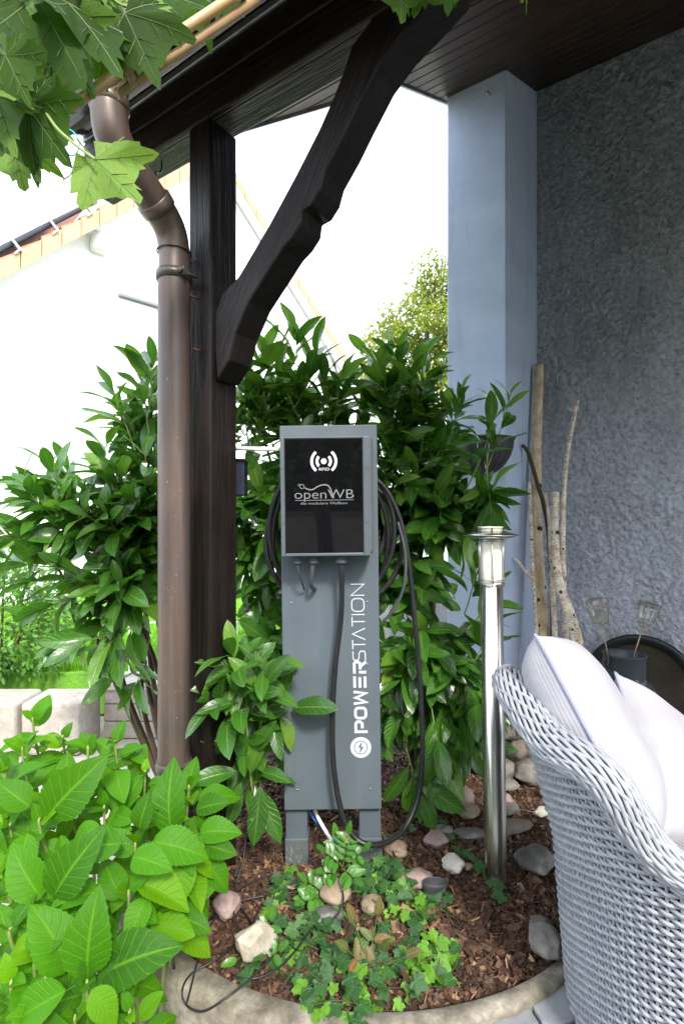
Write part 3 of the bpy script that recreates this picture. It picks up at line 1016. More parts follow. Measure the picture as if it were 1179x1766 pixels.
# visible stretch is a fine grid with real trowelled relief, the rest plain
nu, nvv = 150, 480
d0, d1, z0, z1 = -0.22, 0.722, -0.06, 3.60
for j in range(nvv + 1):
    z = z0 + (z1 - z0) * j / nvv
    for i in range(nu + 1):
        d = d0 + (d1 - d0) * i / nu
        q = Vector((d * 36, z * 26, 3.3))
        w1 = noise.noise(q * 0.6)
        r1 = 1 - abs(noise.noise(q + Vector((w1 * 1.5, w1, 0)))) * 2.2
        r2 = noise.noise(q * 2.3)
        mb.v.append(W(d, -3.12 + 0.0105 * max(0, r1) * (0.75 + 0.6 * noise.noise(Vector((d * 5, z * 4, 9)))) + 0.0026 * r2, z))
for j in range(nvv):
    for i in range(nu):
        a = j * (nu + 1) + i
        mb.face((a, a + nu + 1, a + nu + 2, a + 1), None, 0, True)
nd_box(mb, -6, -0.22, -3.40, -3.12, -0.36, 3.60)
nd_box(mb, -0.22, 1.0, -3.40, -3.135, -0.36, 3.75)
hw = mb.build('house_wall', M['plaster'])
tag(hw, 'dark grey house wall with coarse trowelled plaster', 'wall')
mb = MB()
nd_box(mb, 0.722, 1.02, -3.14, -2.51, -0.36, 3.62)
tag(mb.build('wing_wall', M['render'], bevel=0.006), 'smooth pale blue grey wing wall at the far corner of the porch', 'wall')
# small hook near the top
d_, z_ = on_n(845, 163, -2.51)
mb = MB()
c0 = W(d_, -2.51, z_)
mb.tube([c0, c0 + NV * 0.03, c0 + NV * 0.045 + UP * -0.012, c0 + NV * 0.04 + UP * -0.03], 0.003, 6)
tag(mb.build('wall_hook', M['iron']), 'small screw hook near the top of the wing wall', 'hook')

roof = thing('porch_roof', 'dark stained board porch roof sloping down over the terrace', 'roof', W(0.5, -1.5, soffit_z(-1.5)))
def left_edge(n):
    pts = [(-3.30, 1.04), (-2.02, 1.04), (-1.89, 1.29), (-1.70, 1.61), (-1.57, 1.83), (-0.6, 1.83)]
    for (a, da), (b, db) in zip(pts, pts[1:]):
        if a <= n <= b:
            return da + (db - da) * (n - a) / (b - a)
    return 1.83
bw = 0.092
n = -0.90
slope = Vector((NV.x, NV.y, -0.51)).normalized()
snrm = slope.cross(DV).normalized()
if snrm.z < 0: snrm = -snrm
while n > -3.30:
    n2 = n - bw
    poly = [W(-4.2, n - .004, soffit_z(n - .004)), W(left_edge(n - .004), n - .004, soffit_z(n - .004)), W(left_edge(n2 + .004), n2 + .004, soffit_z(n2 + .004)), W(-4.2, n2 + .004, soffit_z(n2 + .004))]
    if n2 < -3.16: break
    m2 = MB()
    m2.prism(poly, snrm * 0.018, 0, (DV, slope))
    m2.build('soffit_board', M['soffit'], roof, bevel=0.003, segs=1)
    n = n2
# roof deck over the boards with tiles' thickness, continued up over the house
mb = MB()
outl = [(-0.88, -4.2), (-0.88, 1.83), (-1.57, 1.83), (-1.70, 1.61), (-1.89, 1.29), (-2.02, 1.04), (-3.8, 1.04), (-3.8, -4.2)]
mb.prism([W(d, n, soffit_z(n)) + snrm * 0.022 for n, d in outl], snrm * 0.14, 0, (DV, slope))
mb.build('roof_deck', M['fascia'], roof)
# zinc verge strip along the free edge
mb = MB()
ed = [W(d, n, soffit_z(n)) + snrm * 0.02 for n, d in outl[1:7]]
for a, b in zip(ed, ed[1:]):
    mb.bar(a + DV * 0.012, b + DV * 0.012, 0.012, 0.06, snrm)
mb.build('verge_strip', M['zinc'], roof)

# beam with its cladding boards
beam = thing('eave_beam', 'black stained eave beam carried by the timber post', 'beam', W(1.23, -1.13, 2.3))
mb = MB(); nd_box(mb, -4.0, 1.84, -1.19, -1.102, 2.297, 2.50); mb.build('beam_core', M['beam'], beam, bevel=0.004)
mb = MB(); nd_box(mb, -4.0, 1.85, -1.100, -1.080, 2.292, 2.386); mb.build('cladding_board', M['fascia'], beam, bevel=0.004)
mb = MB(); nd_box(mb, -4.0, 1.85, -1.100, -1.076, 2.390, 2.470); mb.build('cladding_board', M['fascia'], beam, bevel=0.004)
mb = MB(); nd_box(mb, -4.0, 1.85, -1.098, -1.070, 2.472, 2.494); mb.build('trim_strip', M['zinc'], beam, bevel=0.003)

post = thing('timber_post', 'black stained timber post beside the brown downpipe', 'post', W(1.2325, -1.135, 0))
mb = MB(); nd_box(mb, 1.185, 1.280, -1.19, -1.08, -0.05, 2.290); mb.build('shaft', M['beam'], post, bevel=0.006)
mb = MB()
for (px, py) in ((340, 515), (347, 606)):
    d_, z_ = on_n(px, py, -1.08)
    mb.tube([W(d_, -1.082, z_), W(d_, -1.055, z_)], 0.0035, 6)
    mb.lathe([(0.0, .0), (.006, 0), (.006, .003), (0, .003)], W(d_, -1.055, z_), 8, 0, NV)
mb.build('screw', M['rust'], post)

# curved brace with its carved notch
L_ = [(373, 655), (370, 600), (370, 539), (383, 504), (410, 477), (460, 393), (510, 300), (549, 223), (576, 162), (591, 123), (606, 77), (640, 20), (690, -50)]
Rr = [(790, -50), (726, 23), (687, 65), (649, 119), (614, 189), (587, 246), (560, 296), (552, 327), (537, 352), (521, 361), (518, 385), (504, 408), (487, 427), (460, 470), (429, 520), (406, 574), (395, 620)]
poly = []
for (px, py) in L_ + Rr:
    d_, z_ = on_n(px, py, -1.088)
    poly.append(W(min(d_, 1.183), -1.088, min(z_, 2.294)))
mb = MB()
mb.prism(poly, NV * -0.094, 0, ((DV * 0.5 - UP * 0.86).normalized(), (DV * 0.86 + UP * .5).normalized()))
tag(mb.build('curved_brace', M['beam'], bevel=0.006), 'curved dark timber brace with a carved notch between post and beam', 'brace')

# gutter with end cap
gut = thing('rain_gutter', 'zinc half round rain gutter along the porch eave', 'gutter', W(0.5, -0.80, 2.33))
mb = MB()
rg = 0.075
for side, rr in ((0, rg), (1, rg - 0.004)):
    b = len(mb.v)
    for dd in (-3.6, 1.52):
        for k in range(13):
            a = math.pi * k / 12
            mb.v.append(W(dd, -0.79, 2.335) + NV * math.cos(a) * rr - UP * math.sin(a) * rr)
    for k in range(12):
        q = (b + k, b + k + 1, b + 13 + k + 1, b + 13 + k)
        mb.face(q if side == 0 else q[::-1], None, side, True)
mb.tube([W(-3.6, -0.79 + rg, 2.335), W(1.52, -0.79 + rg, 2.335)], 0.008, 8)
mb.build('trough', [M['zinc'], M['gutter_in']], gut)
mb = MB()
mb.prism([W(1.522, -0.79, 2.335) + NV * math.cos(math.pi * k / 14) * rg - UP * math.sin(math.pi * k / 14) * rg for k in range(15)], DV * 0.006)
mb.build('end_cap', M['zinc'], gut)
mb = MB(); nd_box(mb, -3.9, 1.83, -0.895, -0.875, 2.29, 2.445); mb.build('fascia_board', M['fascia'], roof, bevel=0.003)

# downpipe
dp = thing('downpipe', 'brown painted rain downpipe with swan neck at the post', 'pipe', W(1.28, -1.025, 0))
top = W(1.24, -0.79, 2.30)
path = catmull([top, W(1.24, -0.79, 2.19), W(1.24, -0.79, 2.125), W(1.242, -0.805, 2.075), W(1.25, -0.86, 2.03), W(1.264, -0.95, 1.985), W(1.275, -1.005, 1.945), W(1.28, -1.025, 1.885), W(1.28, -1.025, 1.80)], 6)
r0 = 0.0455
mb = MB(); mb.tube(path, r0, 28, 0, False); mb.build('swan_neck', M['pipe'], dp)
mb = MB(); mb.tube([W(1.28, -1.025, 1.805), W(1.28, -1.025, 0.10), W(1.28, -1.025, -0.34)], r0 + 0.0015, 28, 0, False); mb.build('straight_pipe', M['pipe'], dp)
def collar(p, ax, r, h, name='collar'):
    m2 = MB(); m2.lathe([(r, -h / 2), (r + .004, -h / 2 + .003), (r + .004, h / 2 - .003), (r, h / 2)], p, 28, 0, ax); m2.build(name, M['pipe'], dp)
collar(W(1.24, -0.79, 2.155), UP, r0, 0.03)
i_ = 30
collar(path[i_], (path[i_ + 1] - path[i_]), r0 + .001, 0.035)
collar(W(1.28, -1.025, 1.885), UP, r0 + .0015, 0.004)
for zz in (1.08 - (478 - 900) / 900 * 1.5616, 1.08 - (1318 - 900) / 900 * 1.5616):
    m2 = MB()
    m2.lathe([(r0, -.013), (r0 + .006, -.013), (r0 + .008, 0), (r0 + .006, .013), (r0, .013)], W(1.28, -1.025, zz), 28)
    c = W(1.28, -1.025, zz) - DV * 0.052 + NV * 0.012
    m2.box(c, DV * .012, NV * .004, UP * .012)
    m2.lathe([(0, 0), (.008, 0), (.009, .006), (.005, .010), (0, .010)], c + NV * .005 , 10, 0, NV)
    m2.tube([c, c - NV * .05], .004, 6)
    m2.build('pipe_clamp', M['clamp'], dp)
m2 = MB(); m2.lathe([(r0 + .002, -.04), (r0 + .007, -.036), (r0 + .007, .0), (r0 + .002, .004)], W(1.28, -1.025, 0.30), 28); m2.build('lower_collar', M['pipe'], dp)
# hook under the soffit next to the pipe
mb = MB()
c = on_n(287, 290, -1.15); c = W(c[0], -1.13, 2.295)
mb.tube(catmull([c, c - UP * .03, c + NV * .012 - UP * .045 , c + NV * .025 - UP * .05 - DV * .005, c + NV * .03 - UP * .065 - DV * .01]), .003, 6)
tag(mb.build('beam_hook', M['rubber']), 'bent wire hook under the beam behind the downpipe', 'hook')

# ------------------------------------------------------------------ neighbour house (45 degree gable)
H = Vector((0.714, 0.70, 0)).normalized(); HN = Vector((0.70, -0.714, 0))   # wall runs along H, faces the garden
A = P(378, 258, 9.0)
TP = 0.958
nb = thing('gabled_house', 'white gabled neighbour house with tiled verge and solar panels', 'house', Vector((A.x, A.y, -0.36)))
def HP(t, z, out=0.0):
    return Vector((A.x, A.y, 0)) + H * t + HN * out + UP * z
def rl(t): return A.z - TP * abs(t)
mb = MB()
mb.prism([HP(-6.2, -0.36, -.25), HP(6.2, -0.36, -.25), HP(6.2, rl(6.2) - .12, -.25), HP(0, A.z - .12, -.25), HP(-6.2, rl(6.2) - .12, -.25)], HN * -8)
mb.build('wall', M['housewall'], nb)
for sg in (-1, 1):
    mb = MB()
    e = 6.5
    a0 = HP(0, A.z, 0); a1 = HP(sg * e, rl(e), 0)
    mb.prism([a0, a1, a1 - UP * .06, a0 - UP * .06][::1], HN * -8.3)
    mb.build('roof', M['tile'], nb)
    mb = MB(); mb.prism([a0 - UP * .064, a1 - UP * .064, a1 - UP * .08, a0 - UP * .08], HN * -.3); mb.build('verge_soffit', M['housewall'], nb)
    # verge tiles: each a piece, lapped
    nt = 26; 
    for k in range(nt):
        t0 = e * k / nt; t1 = e * (k + 1) / nt
        m2 = MB()
        p0 = HP(sg * t0, rl(t0) + 0.02, 0.012 + .0); p1 = HP(sg * t1, rl(t1) + 0.045, 0.012)
        hv = .25 if sg < 0 else .17
        q0 = p0.lerp(p1, .03); q1 = p0.lerp(p1, .97)
        m2.prism([q0 + HN * .008, q1 + HN * .008, q1 - UP * hv + HN * .008, q0 - UP * (hv - .02) + HN * .008], HN * 0.02)
        m2.prism([p0, p1, p1 - UP * (hv - .02), p0 - UP * (hv - .02)], HN * 0.006, 1)
        m2.prism([p0 + UP * .002, p1 + UP * .002, p1 + UP * .04, p0 + UP * .02], HN * -.30, 1)
        m2.build('verge_tile', [M['tile_side'], M['tile']], nb)
# solar panels on rails above the left slope
nrm = Vector((-H.x * TP, -H.y * TP, 1)).normalized()
sl = (HP(-1, rl(1)) - HP(0, rl(0))).normalized()
base_ = HP(-1.95, rl(1.95), 0) + nrm * 0.20
for k in range(3):
    mb = MB()
    c = base_ + sl * (0.85 + 1.72 * k) - HN * 1.0
    mb.box(c, sl * 0.84, HN * 1.0, nrm * 0.02, 0)
    mb.box(c + HN * 1.005, sl * 0.845, HN * 0.006, nrm * 0.03, 1)
    mb.build('solar_panel', [M['solar'], M['solar_frame']], nb)
mb = MB()
mb.tube([base_ + sl * 0.0 + HN * .02 - nrm * .07, base_ + sl * 5.2 + HN * .02 - nrm * .07], 0.03, 8)
for k in range(8):
    c = base_ + sl * (0.2 + 0.62 * k) + HN * .05
    mb.bar(c - nrm * .03, c - nrm * .18, .05, .03, H, 1)
    mb.bar(c - nrm * .17, c - nrm * .18 + sl * .10, .04, .02, nrm, 1)
mb.build('mounting_rail', [M['gutter_in'], M['solar_frame']], nb)
# window with roller shutter, its ledge, wall lamp, louvre
def on_house(px, py, out=0.0):
    a = (px - CX) / F
    # A + H t + HN out, X = a Y
    o = Vector((A.x, A.y, 0)) + HN * (out - .25)
    t = (a * o.y - o.x) / (H.x - a * H.y)
    p = o + H * t
    return t, CH - (py - HZ) / F * p.y
t0, zt = on_house(203, 507); t1, _ = on_house(268, 526)
t1 = t0 + 1.3
mb = MB()
m_ = (t0 + t1) / 2
mb.box(HP(m_, zt - .02, -.20), H * (t1 - t0) / 2, HN * .05, UP * .02)
mb.build('window_ledge', M['slate'], nb)
mb = MB()
for k in range(14):
    mb.box(HP(m_, zt - .09 - k * .085, -.245), H * ((t1 - t0) / 2 - .05), HN * .012, UP * .038)
mb.build('roller_shutter', M['housewall'], nb)
tl, zl = on_house(168, 422)
mb = MB(); c = HP(tl, zl, -.17)
mb.lathe([(0.0, .16), (.10, .14), (.13, -.05), (.12, -.14), (0, -.14)], c, 16)
mb.box(c - HN * .05, H * .05, HN * .05, UP * .05)
mb.build('wall_lamp', M['white_pvc'], nb)
tl, zl = on_house(45, 765)
for k in range(3):
    mb = MB(); mb.box(HP(tl, zl + .06 - k * .05, -.235), H * .16, HN * .012, UP * .012); mb.build('vent_slat', M['housewall'], nb)

# ------------------------------------------------------------------ garage building behind the hedge on the right
g1_ = thing('grey_garage', 'low grey roughcast garage with slate cladding seen behind the laurel', 'garage', (1.6, 5.6, -0.36))
mb = MB(); zc = 1.08 - (1025 - 900) / 900 * 5.5; zt2 = 1.08 - (978 - 900) / 900 * 5.5
mb.box((1.85, 6.2, (zc - .36) / 2), (1.35, 0, 0), (0, .70, 0), (0, 0, (zc + .36) / 2)); mb.build('wall', M['granular'], g1_)
xk = 0.44
for k in range(9):
    mb = MB(); mb.box((xk + .155 + k * .31, 5.49, (zc + zt2) / 2), (.152, 0, 0), (0, .02, 0), (0, 0, (zt2 - zc) / 2)); mb.build('cladding_panel', M['slate'], g1_, bevel=.004, segs=1)
mb = MB(); mb.box((1.85, 6.2, zt2 + .01), (1.42, 0, 0), (0, .74, 0), (0, 0, .03)); mb.build('roof', M['housewall'], g1_)
mb = MB(); mb.box((1.13, 5.49, (zc - .55) / 2 + .1), (.14, 0, 0), (0, .02, 0), (0, 0, .26)); mb.build('recess_panel', M['slate'], g1_)  # flat slate panel stands in for the dark window recess

# ------------------------------------------------------------------ garden walls, shrub terrace
gw = thing('rough_block_wall', 'low pale rough stone wall in front of the small leaved shrub', 'wall', (-2.3, 3.5, -0.36))
x = -3.6
while x < -1.62:
    L = random.uniform(0.34, 0.5)
    L = min(L, -1.60 - x)
    mb = MB(); 
    dz = random.uniform(-.012, .012)
    yb = 3.30 - (x + 2.3) * -0.10
    mb.box((x + L / 2, yb, -0.19), (L / 2 - .005, 0, 0), (0, .15, 0), (0, 0, .165 + dz)); mb.build('stone', M['block'], gw, bevel=.02)
    x += L
gw = thing('coursed_garden_wall', 'pale coursed block wall with grey coping beside the lawn', 'wall', (-0.9, 3.55, -0.36))
for r in range(3):
    x = -1.58 - (0.12 if r % 2 else 0)
    while x < 0.8:
        L = 0.30
        xa = max(x, -1.58); xb = min(x + L, 0.8)
        if xb - xa > .03:
            mb = MB(); mb.box(((xa + xb) / 2, 3.55, -0.36 + .06 + r * .115), ((xb - xa) / 2 - .004, 0, 0), (0, .10, 0), (0, 0, .0545)); mb.build('block', M['block'], gw, bevel=.006, segs=1)
        x += L
for k in range(6):
    mb = MB(); mb.box((-1.38 + k * .40, 3.55, -0.005), (.198, 0, 0), (0, .13, 0), (0, 0, .022)); mb.build('coping_stone', M['st_grey'] if k else M['block'], gw, bevel=.004, segs=1)
# wire fence on the wall
fn = thing('wire_fence', 'thin galvanised garden fence standing on the pale block wall', 'fence', (-1.5, 3.6, 0))
for k, x in enumerate((-1.66, -0.78, 0.10)):
    mb = MB(); mb.box((x, 3.62, .22), (.015, 0, 0), (0, .015, 0), (0, 0, .25)); mb.build('post', M['iron'], fn)
for k in range(14):
    mb = MB(); x = -1.60 + k * .125; mb.box((x, 3.62, .20), (.0035, 0, 0), (0, .0035, 0), (0, 0, .19)); mb.build('bar', M['white_pvc'], fn)
for z in (0.03, 0.38):
    mb = MB(); mb.box((-0.78, 3.625, z), (.88, 0, 0), (0, .004, 0), (0, 0, .006)); mb.build('rail', M['white_pvc'], fn)

# ================================================================== CHARGING STATION
SY = 1.60
st = thing('charging_station', 'blue grey charging pedestal with black glass wallbox in the bark mulch', 'charging station', P(574, 1460, SY))
TILT = Matrix.Translation(P(574, 1500, SY)) @ Matrix.Rotation(R_(-0.7), 4, 'Y') @ Matrix.Translation(-P(574, 1500, SY))
def SP(px, py, Y):
    return P(px, py, Y)
def tilt(o, comp=True):
    # parts are modelled upright; the whole pedestal leans a little
    m = o.data
    off = WORLD[st.name]
    zs = [v.co.z for v in m.vertices]
    zc_ = (min(zs) + max(zs)) / 2
    if comp:
        m.transform(Matrix.Translation((0.0122 * (zc_ + off.z - P(574, 1500, SY).z), 0, 0)))
    m.transform(Matrix.Translation(-off) @ TILT @ Matrix.Translation(off))
    return o
def S_box(mb, x0, x1, z0, z1, y0, y1, mi=0):
    mb.box(((x0 + x1) / 2, (y0 + y1) / 2, (z0 + z1) / 2), ((x1 - x0) / 2, 0, 0), (0, (y1 - y0) / 2, 0), (0, 0, (z1 - z0) / 2), mi)
sx0, sx1 = -0.1745, 0.1235
zt, zb = P(0, 733, SY).z, P(0, 1397, SY).z
mb = MB(); S_box(mb, sx0, sx1, zb, zt, SY, SY + 0.022); tilt(mb.build('front_panel', M['station'], st, bevel=0.0025), False)
for x0, x1 in ((sx0 + .001, sx0 + .068), (sx1 - .068, sx1 - .001)):
    mb = MB(); S_box(mb, x0, x1, -0.05, zt - .02, SY + 0.024, SY + 0.085); tilt(mb.build('leg', M['station'], st, bevel=0.003), False)
    mb = MB(); S_box(mb, x0 - .003, x1 + .003, -0.06, .095, SY + 0.020, SY + 0.088); tilt(mb.build('foot_sleeve', M['station'], st, bevel=0.003), False)
mb = MB(); S_box(mb, sx0 + .07, sx1 - .07, zb + .1, zt - .1, SY + 0.024, SY + 0.05); tilt(mb.build('back_plate', M['station'], st), False)
# screws in the panel
mb = MB()
for (px, py) in ((504, 1039), (505, 1148), (511, 1362), (635, 1039), (634, 1147), (637, 1362)):
    mb.lathe([(0.0, 0), (.0030, 0), (.0030, -.0015)], P(px, py, SY - .0005), 10, 0, (0, -1, 0))
    mb.lathe([(0.0, .0012), (.0030, .0010), (.0034, 0)], P(px, py, SY - .0002), 10, 0, (0, -1, 0))
tilt(mb.build('screw', M['screw'], st))
# wallbox: rear housing, front frame, glass
BY = 1.495
bx0, bx1 = P(484, 0, BY).x, P(638, 0, BY).x
bz0, bz1 = P(0, 959, BY).z, P(0, 753, BY).z
mb = MB(); S_box(mb, bx0 + .004, bx1 + .010, bz0 + .004, bz1 + .006, BY + .018, SY); tilt(mb.build('housing', M['station_box'], st, bevel=0.010, segs=3))
mb = MB()
gx0, gx1 = P(491.5, 0, BY).x, P(625.5, 0, BY).x
gz0, gz1 = P(0, 953, BY).z, P(0, 756, BY).z
S_box(mb, bx0, gx0 - .001, bz0, bz1, BY, BY + .024)
S_box(mb, gx1 + .001, bx1, bz0, bz1, BY, BY + .024)
S_box(mb, gx0 - .001, gx1 + .001, gz1 + .001, bz1, BY + .0005, BY + .024)
S_box(mb, gx0 - .001, gx1 + .001, bz0, gz0 - .001, BY + .0005, BY + .024)
tilt(mb.build('front_frame', M['station_box'], st, bevel=0.0035))
for zz in (808, 902):
    z = P(0, zz, BY).z
    for xa, xb in ((bx0 - .0006, gx0 - .002), (gx1 + .002, bx1 + .0006)):
        mb = MB(); S_box(mb, xa, xb, z - .0006, z + .0006, BY - .0006, BY + .02); tilt(mb.build('frame_seam', M['gutter_in'], st))
for (px, py) in ((627, 782), (628, 925)):
    mb = MB(); mb.lathe([(0, .0005), (.0016, .0005), (.0016, 0)], P(px, py, BY), 8, 0, (0, -1, 0)); tilt(mb.build('frame_screw', M['gutter_in'], st))
mb = MB(); mb.lathe([(0.0045, .0005), (.0065, .002), (.0075, 0)], P(633, 757, BY + .017), 14, 0, (0, -1, 0)); tilt(mb.build('hinge_cap', M['gutter_in'], st))
mb = MB(); S_box(mb, gx0, gx1, gz0, gz1, BY - .0012, BY + .015); tilt(mb.build('glass_door', M['blackglass'], st, bevel=0.0008))
# print on the glass
GY = BY - .0022
U = Vector((1, 0, 0)); V_ = Vector((0, 0, 1))
def G2(px, py): return (P(px, py, GY).x, P(px, py, GY).z)
O0 = Vector((0, GY, 0))
s1 = 1.0 / 5.36        # crop pixels of the close-up to photo pixels
def C5(x, y): return G2(460 + x * s1, 710 + y * s1)
c = C5(526, 457); pm = 0.001545 * 1.0
mb = MB(); k_ = (GY / F) * s1
mb.lathe([(0, .0002), (27 * k_, .0002), (27 * k_, 0)], Vector((c[0], GY, c[1])), 28, 0, (0, -1, 0), False)
for r, w, sp in ((63, 26, 44), (112, 26, 50)):
    for base in (0, 180):
        pts = []
        for q in range(15):
            a = R_(base - sp + 2 * sp * q / 14)
            pts.append((c[0] + math.cos(a) * r * k_, c[1] + math.sin(a) * r * k_))
        mb.stroke(pts, w * k_, O0, U, V_)
tilt(mb.build('rfid_symbol', M['white_print'], st))
def text(body, name, mat, x0, x1, ybase, cap, bold=0.0, shear=0.0, parent=st, origin=None, ux=U, uz=V_, depth=0.0002, dotilt=True):
    cu = bpy.data.curves.new(name, 'FONT')
    cu.body = body; cu.size = 1.0; cu.offset = bold; cu.shear = shear; cu.resolution_u = 4
    tmp = bpy.data.objects.new(name + '_tmp', cu)
    COL.objects.link(tmp)
    dg = bpy.context.evaluated_depsgraph_get()
    me = bpy.data.meshes.new_from_object(tmp.evaluated_get(dg))
    bpy.data.objects.remove(tmp, do_unlink=True)
    co = np.array([v.co[:] for v in me.vertices])
    w = co[:, 0].max() - co[:, 0].min()
    sx = (x1 - x0) / w
    sz = cap / 0.72
    xmin = co[:, 0].min()
    org = WORLD[parent.name]
    for v in me.vertices:
        lx = (v.co.x - xmin) * sx + x0; lz = v.co.y * sz + ybase
        v.co = (origin if origin is not None else O0) + ux * lx + uz * lz - org
    me.materials.clear(); me.materials.append(mat)
    o = bpy.data.objects.new(name, me)
    COL.objects.link(o); o.parent = parent
    WORLD[o.name] = org.copy()
    if dotilt: tilt(o)
    return o
a = C5(482, 543); b = C5(578, 543)
text('RFiD', 'lettering', M['white_print'], a[0], b[0], a[1], 27 * k_, 0.004)
a = C5(256, 802); b = C5(803, 802)
text('openWB', 'lettering', M['grey_print'], a[0], b[0], a[1], 88 * k_, -0.009)
a = C5(312, 856); b = C5(746, 856)
text('die modulare Wallbox', 'lettering', M['grey_print'], a[0], b[0], a[1], 24 * k_, 0.0)
mb = MB()
mb.stroke([C5(260, 817), C5(803, 816)], 4.5 * k_, O0, U, V_)
mb.stroke([C5(*q) for q in ((352, 700), (372, 712), (400, 720), (430, 716), (462, 694), (500, 678), (540, 673), (570, 684), (588, 712), (604, 760), (618, 798))], 11 * k_, O0 - Vector((0, .0003, 0)), U, V_)
mb.stroke([C5(326 + 20 * math.cos(q / 12 * 6.283), 689 + 20 * math.sin(q / 12 * 6.283)) for q in range(12)], 6 * k_, O0 - Vector((0, .0006, 0)), U, V_, True)
mb.stroke([C5(306, 686), C5(284, 672)], 5 * k_, O0, U, V_)
mb.stroke([C5(312, 672), C5(293, 664)], 5 * k_, O0 - Vector((0, .0003, 0)), U, V_)
tilt(mb.build('plug_logo', M['grey_print'], st))
# cable glands and the stubs under the box
for (px, rr) in ((513, .0095), (541, .010), (588, .0125)):
    mb = MB()
    c = P(px, 960, BY + .035)
    mb.lathe([(rr * 1.25, .002), (rr * 1.25, -.008), (rr * 1.5, -.009), (rr * 1.5, -.018), (rr * .8, -.023), (rr * .6, -.023)], c, 12, 0, UP, False)
    tilt(mb.build('cable_gland', M['dkplastic'], st))
mb = MB()
mb.tube(catmull([P(513, 966, BY + .035), P(515, 985, BY + .035), P(521, 1005, BY + .06), P(524, 1016, BY + .09)]), .0032, 8)
tilt(mb.build('sensor_lead', M['greycable'], st))
mb = MB()
mb.tube(catmull([P(540, 966, BY + .035), P(538, 990, BY + .037), P(536, 1008, BY + .05), P(541, 1016, BY + .085), P(543, 1013, SY + .01)]), .0065, 10)
tilt(mb.build('supply_lead', M['greycable'], st))
# lettering POWERSTATION, bottom to top, on the panel
PY = SY - .0008
kk = (PY / F) * .2038
def LT(s_, t_, sub=0.0):    # s_: along the word from 0 (crop y 1400) upwards; t_: 0 baseline .. 1 cap height
    px = 560 + (355 - t_ * 112) * .2038 + (s_ / 1270.) * -3.5
    py = 980 + (1400 - s_) * .2038
    return P(px, py, PY)
def word_strokes(mb, strokes, w, lift0=0.0):
    for i, (pts, cl) in enumerate(strokes):
        P3 = [LT(*p) for p in pts]
        mb.stroke([(p.x, p.z) for p in P3], w * kk, Vector((0, PY - lift0 - .00015 * i, 0)), U, V_, cl)
def rr_(s0, s1, t0, t1, r=16, n=3):
    rt = r / 112.
    out = []
    for (cs, ct, a0) in ((s1 - r, t1 - rt, 0), (s0 + r, t1 - rt, 90), (s0 + r, t0 + rt, 180), (s1 - r, t0 + rt, 270)):
        for k in range(n + 1):
            a = R_(a0 + 90 * k / n)
            out.append((cs + r * math.cos(a), ct + rt * math.sin(a)))
    return out
B = 24; hb = B / 2; tb = hb / 112.
mb = MB()
sk = 0.12 * 0
strokes = []
# P
strokes.append(([(12, 0), (12, .62), (12, 1 - tb), (80, 1 - tb), (97, 1 - tb * 2.2), (97, .55), (80, .40), (40, .40)], False))
# O
strokes.append((rr_(115 + hb, 225 - hb, tb, 1 - tb, 26), True))
# W
strokes.append(([(250, 1), (262, 0.06), (300, .85), (338, .06), (350, 1)], False))
# E as three bars, first one bent
strokes.append(([(385, 1 - tb), (482, 1 - tb)], False)); strokes.append(([(385, .5), (475, .5)], False)); strokes.append(([(385, tb), (480, tb)], False))
# R
strokes.append(([(517, 0), (517, .55)], False))
strokes.append(([(505, 1 - tb), (590, 1 - tb), (604, 1 - tb * 2.2), (604, .60), (590, .45), (540, .45)], False))
strokes.append(([(566, .42), (606, 0)], False))
word_strokes(mb, strokes, B)
Tn = 8; th = Tn / 2; tt = th / 112.
strokes = []
strokes.append(([(615, tt), (672, tt), (694, .10), (694, .38), (676, .50), (634, .52), (618, .62), (618, .88), (636, 1 - tt), (694, 1 - tt)], False))   # S
strokes.append(([(712, 1 - tt), (790, 1 - tt)], False)); strokes.append(([(751, 0), (751, 1 - tt * 2)], False))
strokes.append(([(792, 0), (840, 1 - tt), (888, 0)], False))      # bare A
strokes.append(([(905, 1 - tt), (985, 1 - tt)], False)); strokes.append(([(945, 0), (945, 1 - tt * 2)], False))
strokes.append(([(1005, 0), (1005, 1)], False))
strokes.append((rr_(1032, 1140, tt, 1 - tt, 34, 4), True))
strokes.append(([(1168, 0), (1168, 1), (1262, 0.0), (1262, 1)], False))
word_strokes(mb, strokes, Tn + 1)
tilt(mb.build('lettering', M['white_print'], st))
# round bolt emblem
ec = P(622, 1290, PY); er = 18 * PY / F
mb = MB(); mb.lathe([(0, .0002), (er, .0002), (er, 0)], ec, 40, 0, (0, -1, 0), False); tilt(mb.build('emblem_disc', M['white_print'], st))
mb = MB()
o2 = Vector((0, PY - .0006, 0))
mb.stroke([(ec.x + er * .62 * math.cos(q / 32 * 6.283), ec.z + er * .62 * math.sin(q / 32 * 6.283)) for q in range(32)], er * .07, o2, U, V_, True)
q = er * .55
bolt = [(.22, 1.0), (-.50, .02), (-.05, .02), (-.24, -1.0), (.50, .12), (.06, .12)]
bp = [Vector((ec.x + x * q, PY - .0012, ec.z + z * q)) for x, z in bolt]
mb.prism(bp, Vector((0, .0003, 0)))
tilt(mb.build('bolt_emblem', M['station'], st))
# scuffs on the feet
mb = MB()
for (px, py, n_) in ((508, 1474, 12), (504, 1488, 16), (645, 1474, 4)):
    for k in range(n_):
        p = P(px + random.uniform(-13, 13), py + random.uniform(-12, 12), SY + .0185)
        d = Vector((random.uniform(-.3, .3), 0, 1)).normalized() * random.uniform(.002, .007)
        mb.bar(p - d, p + d, .0007, .0007, (0, 1, 0))
tilt(mb.build('scuff_mark', M['scratch'], st))

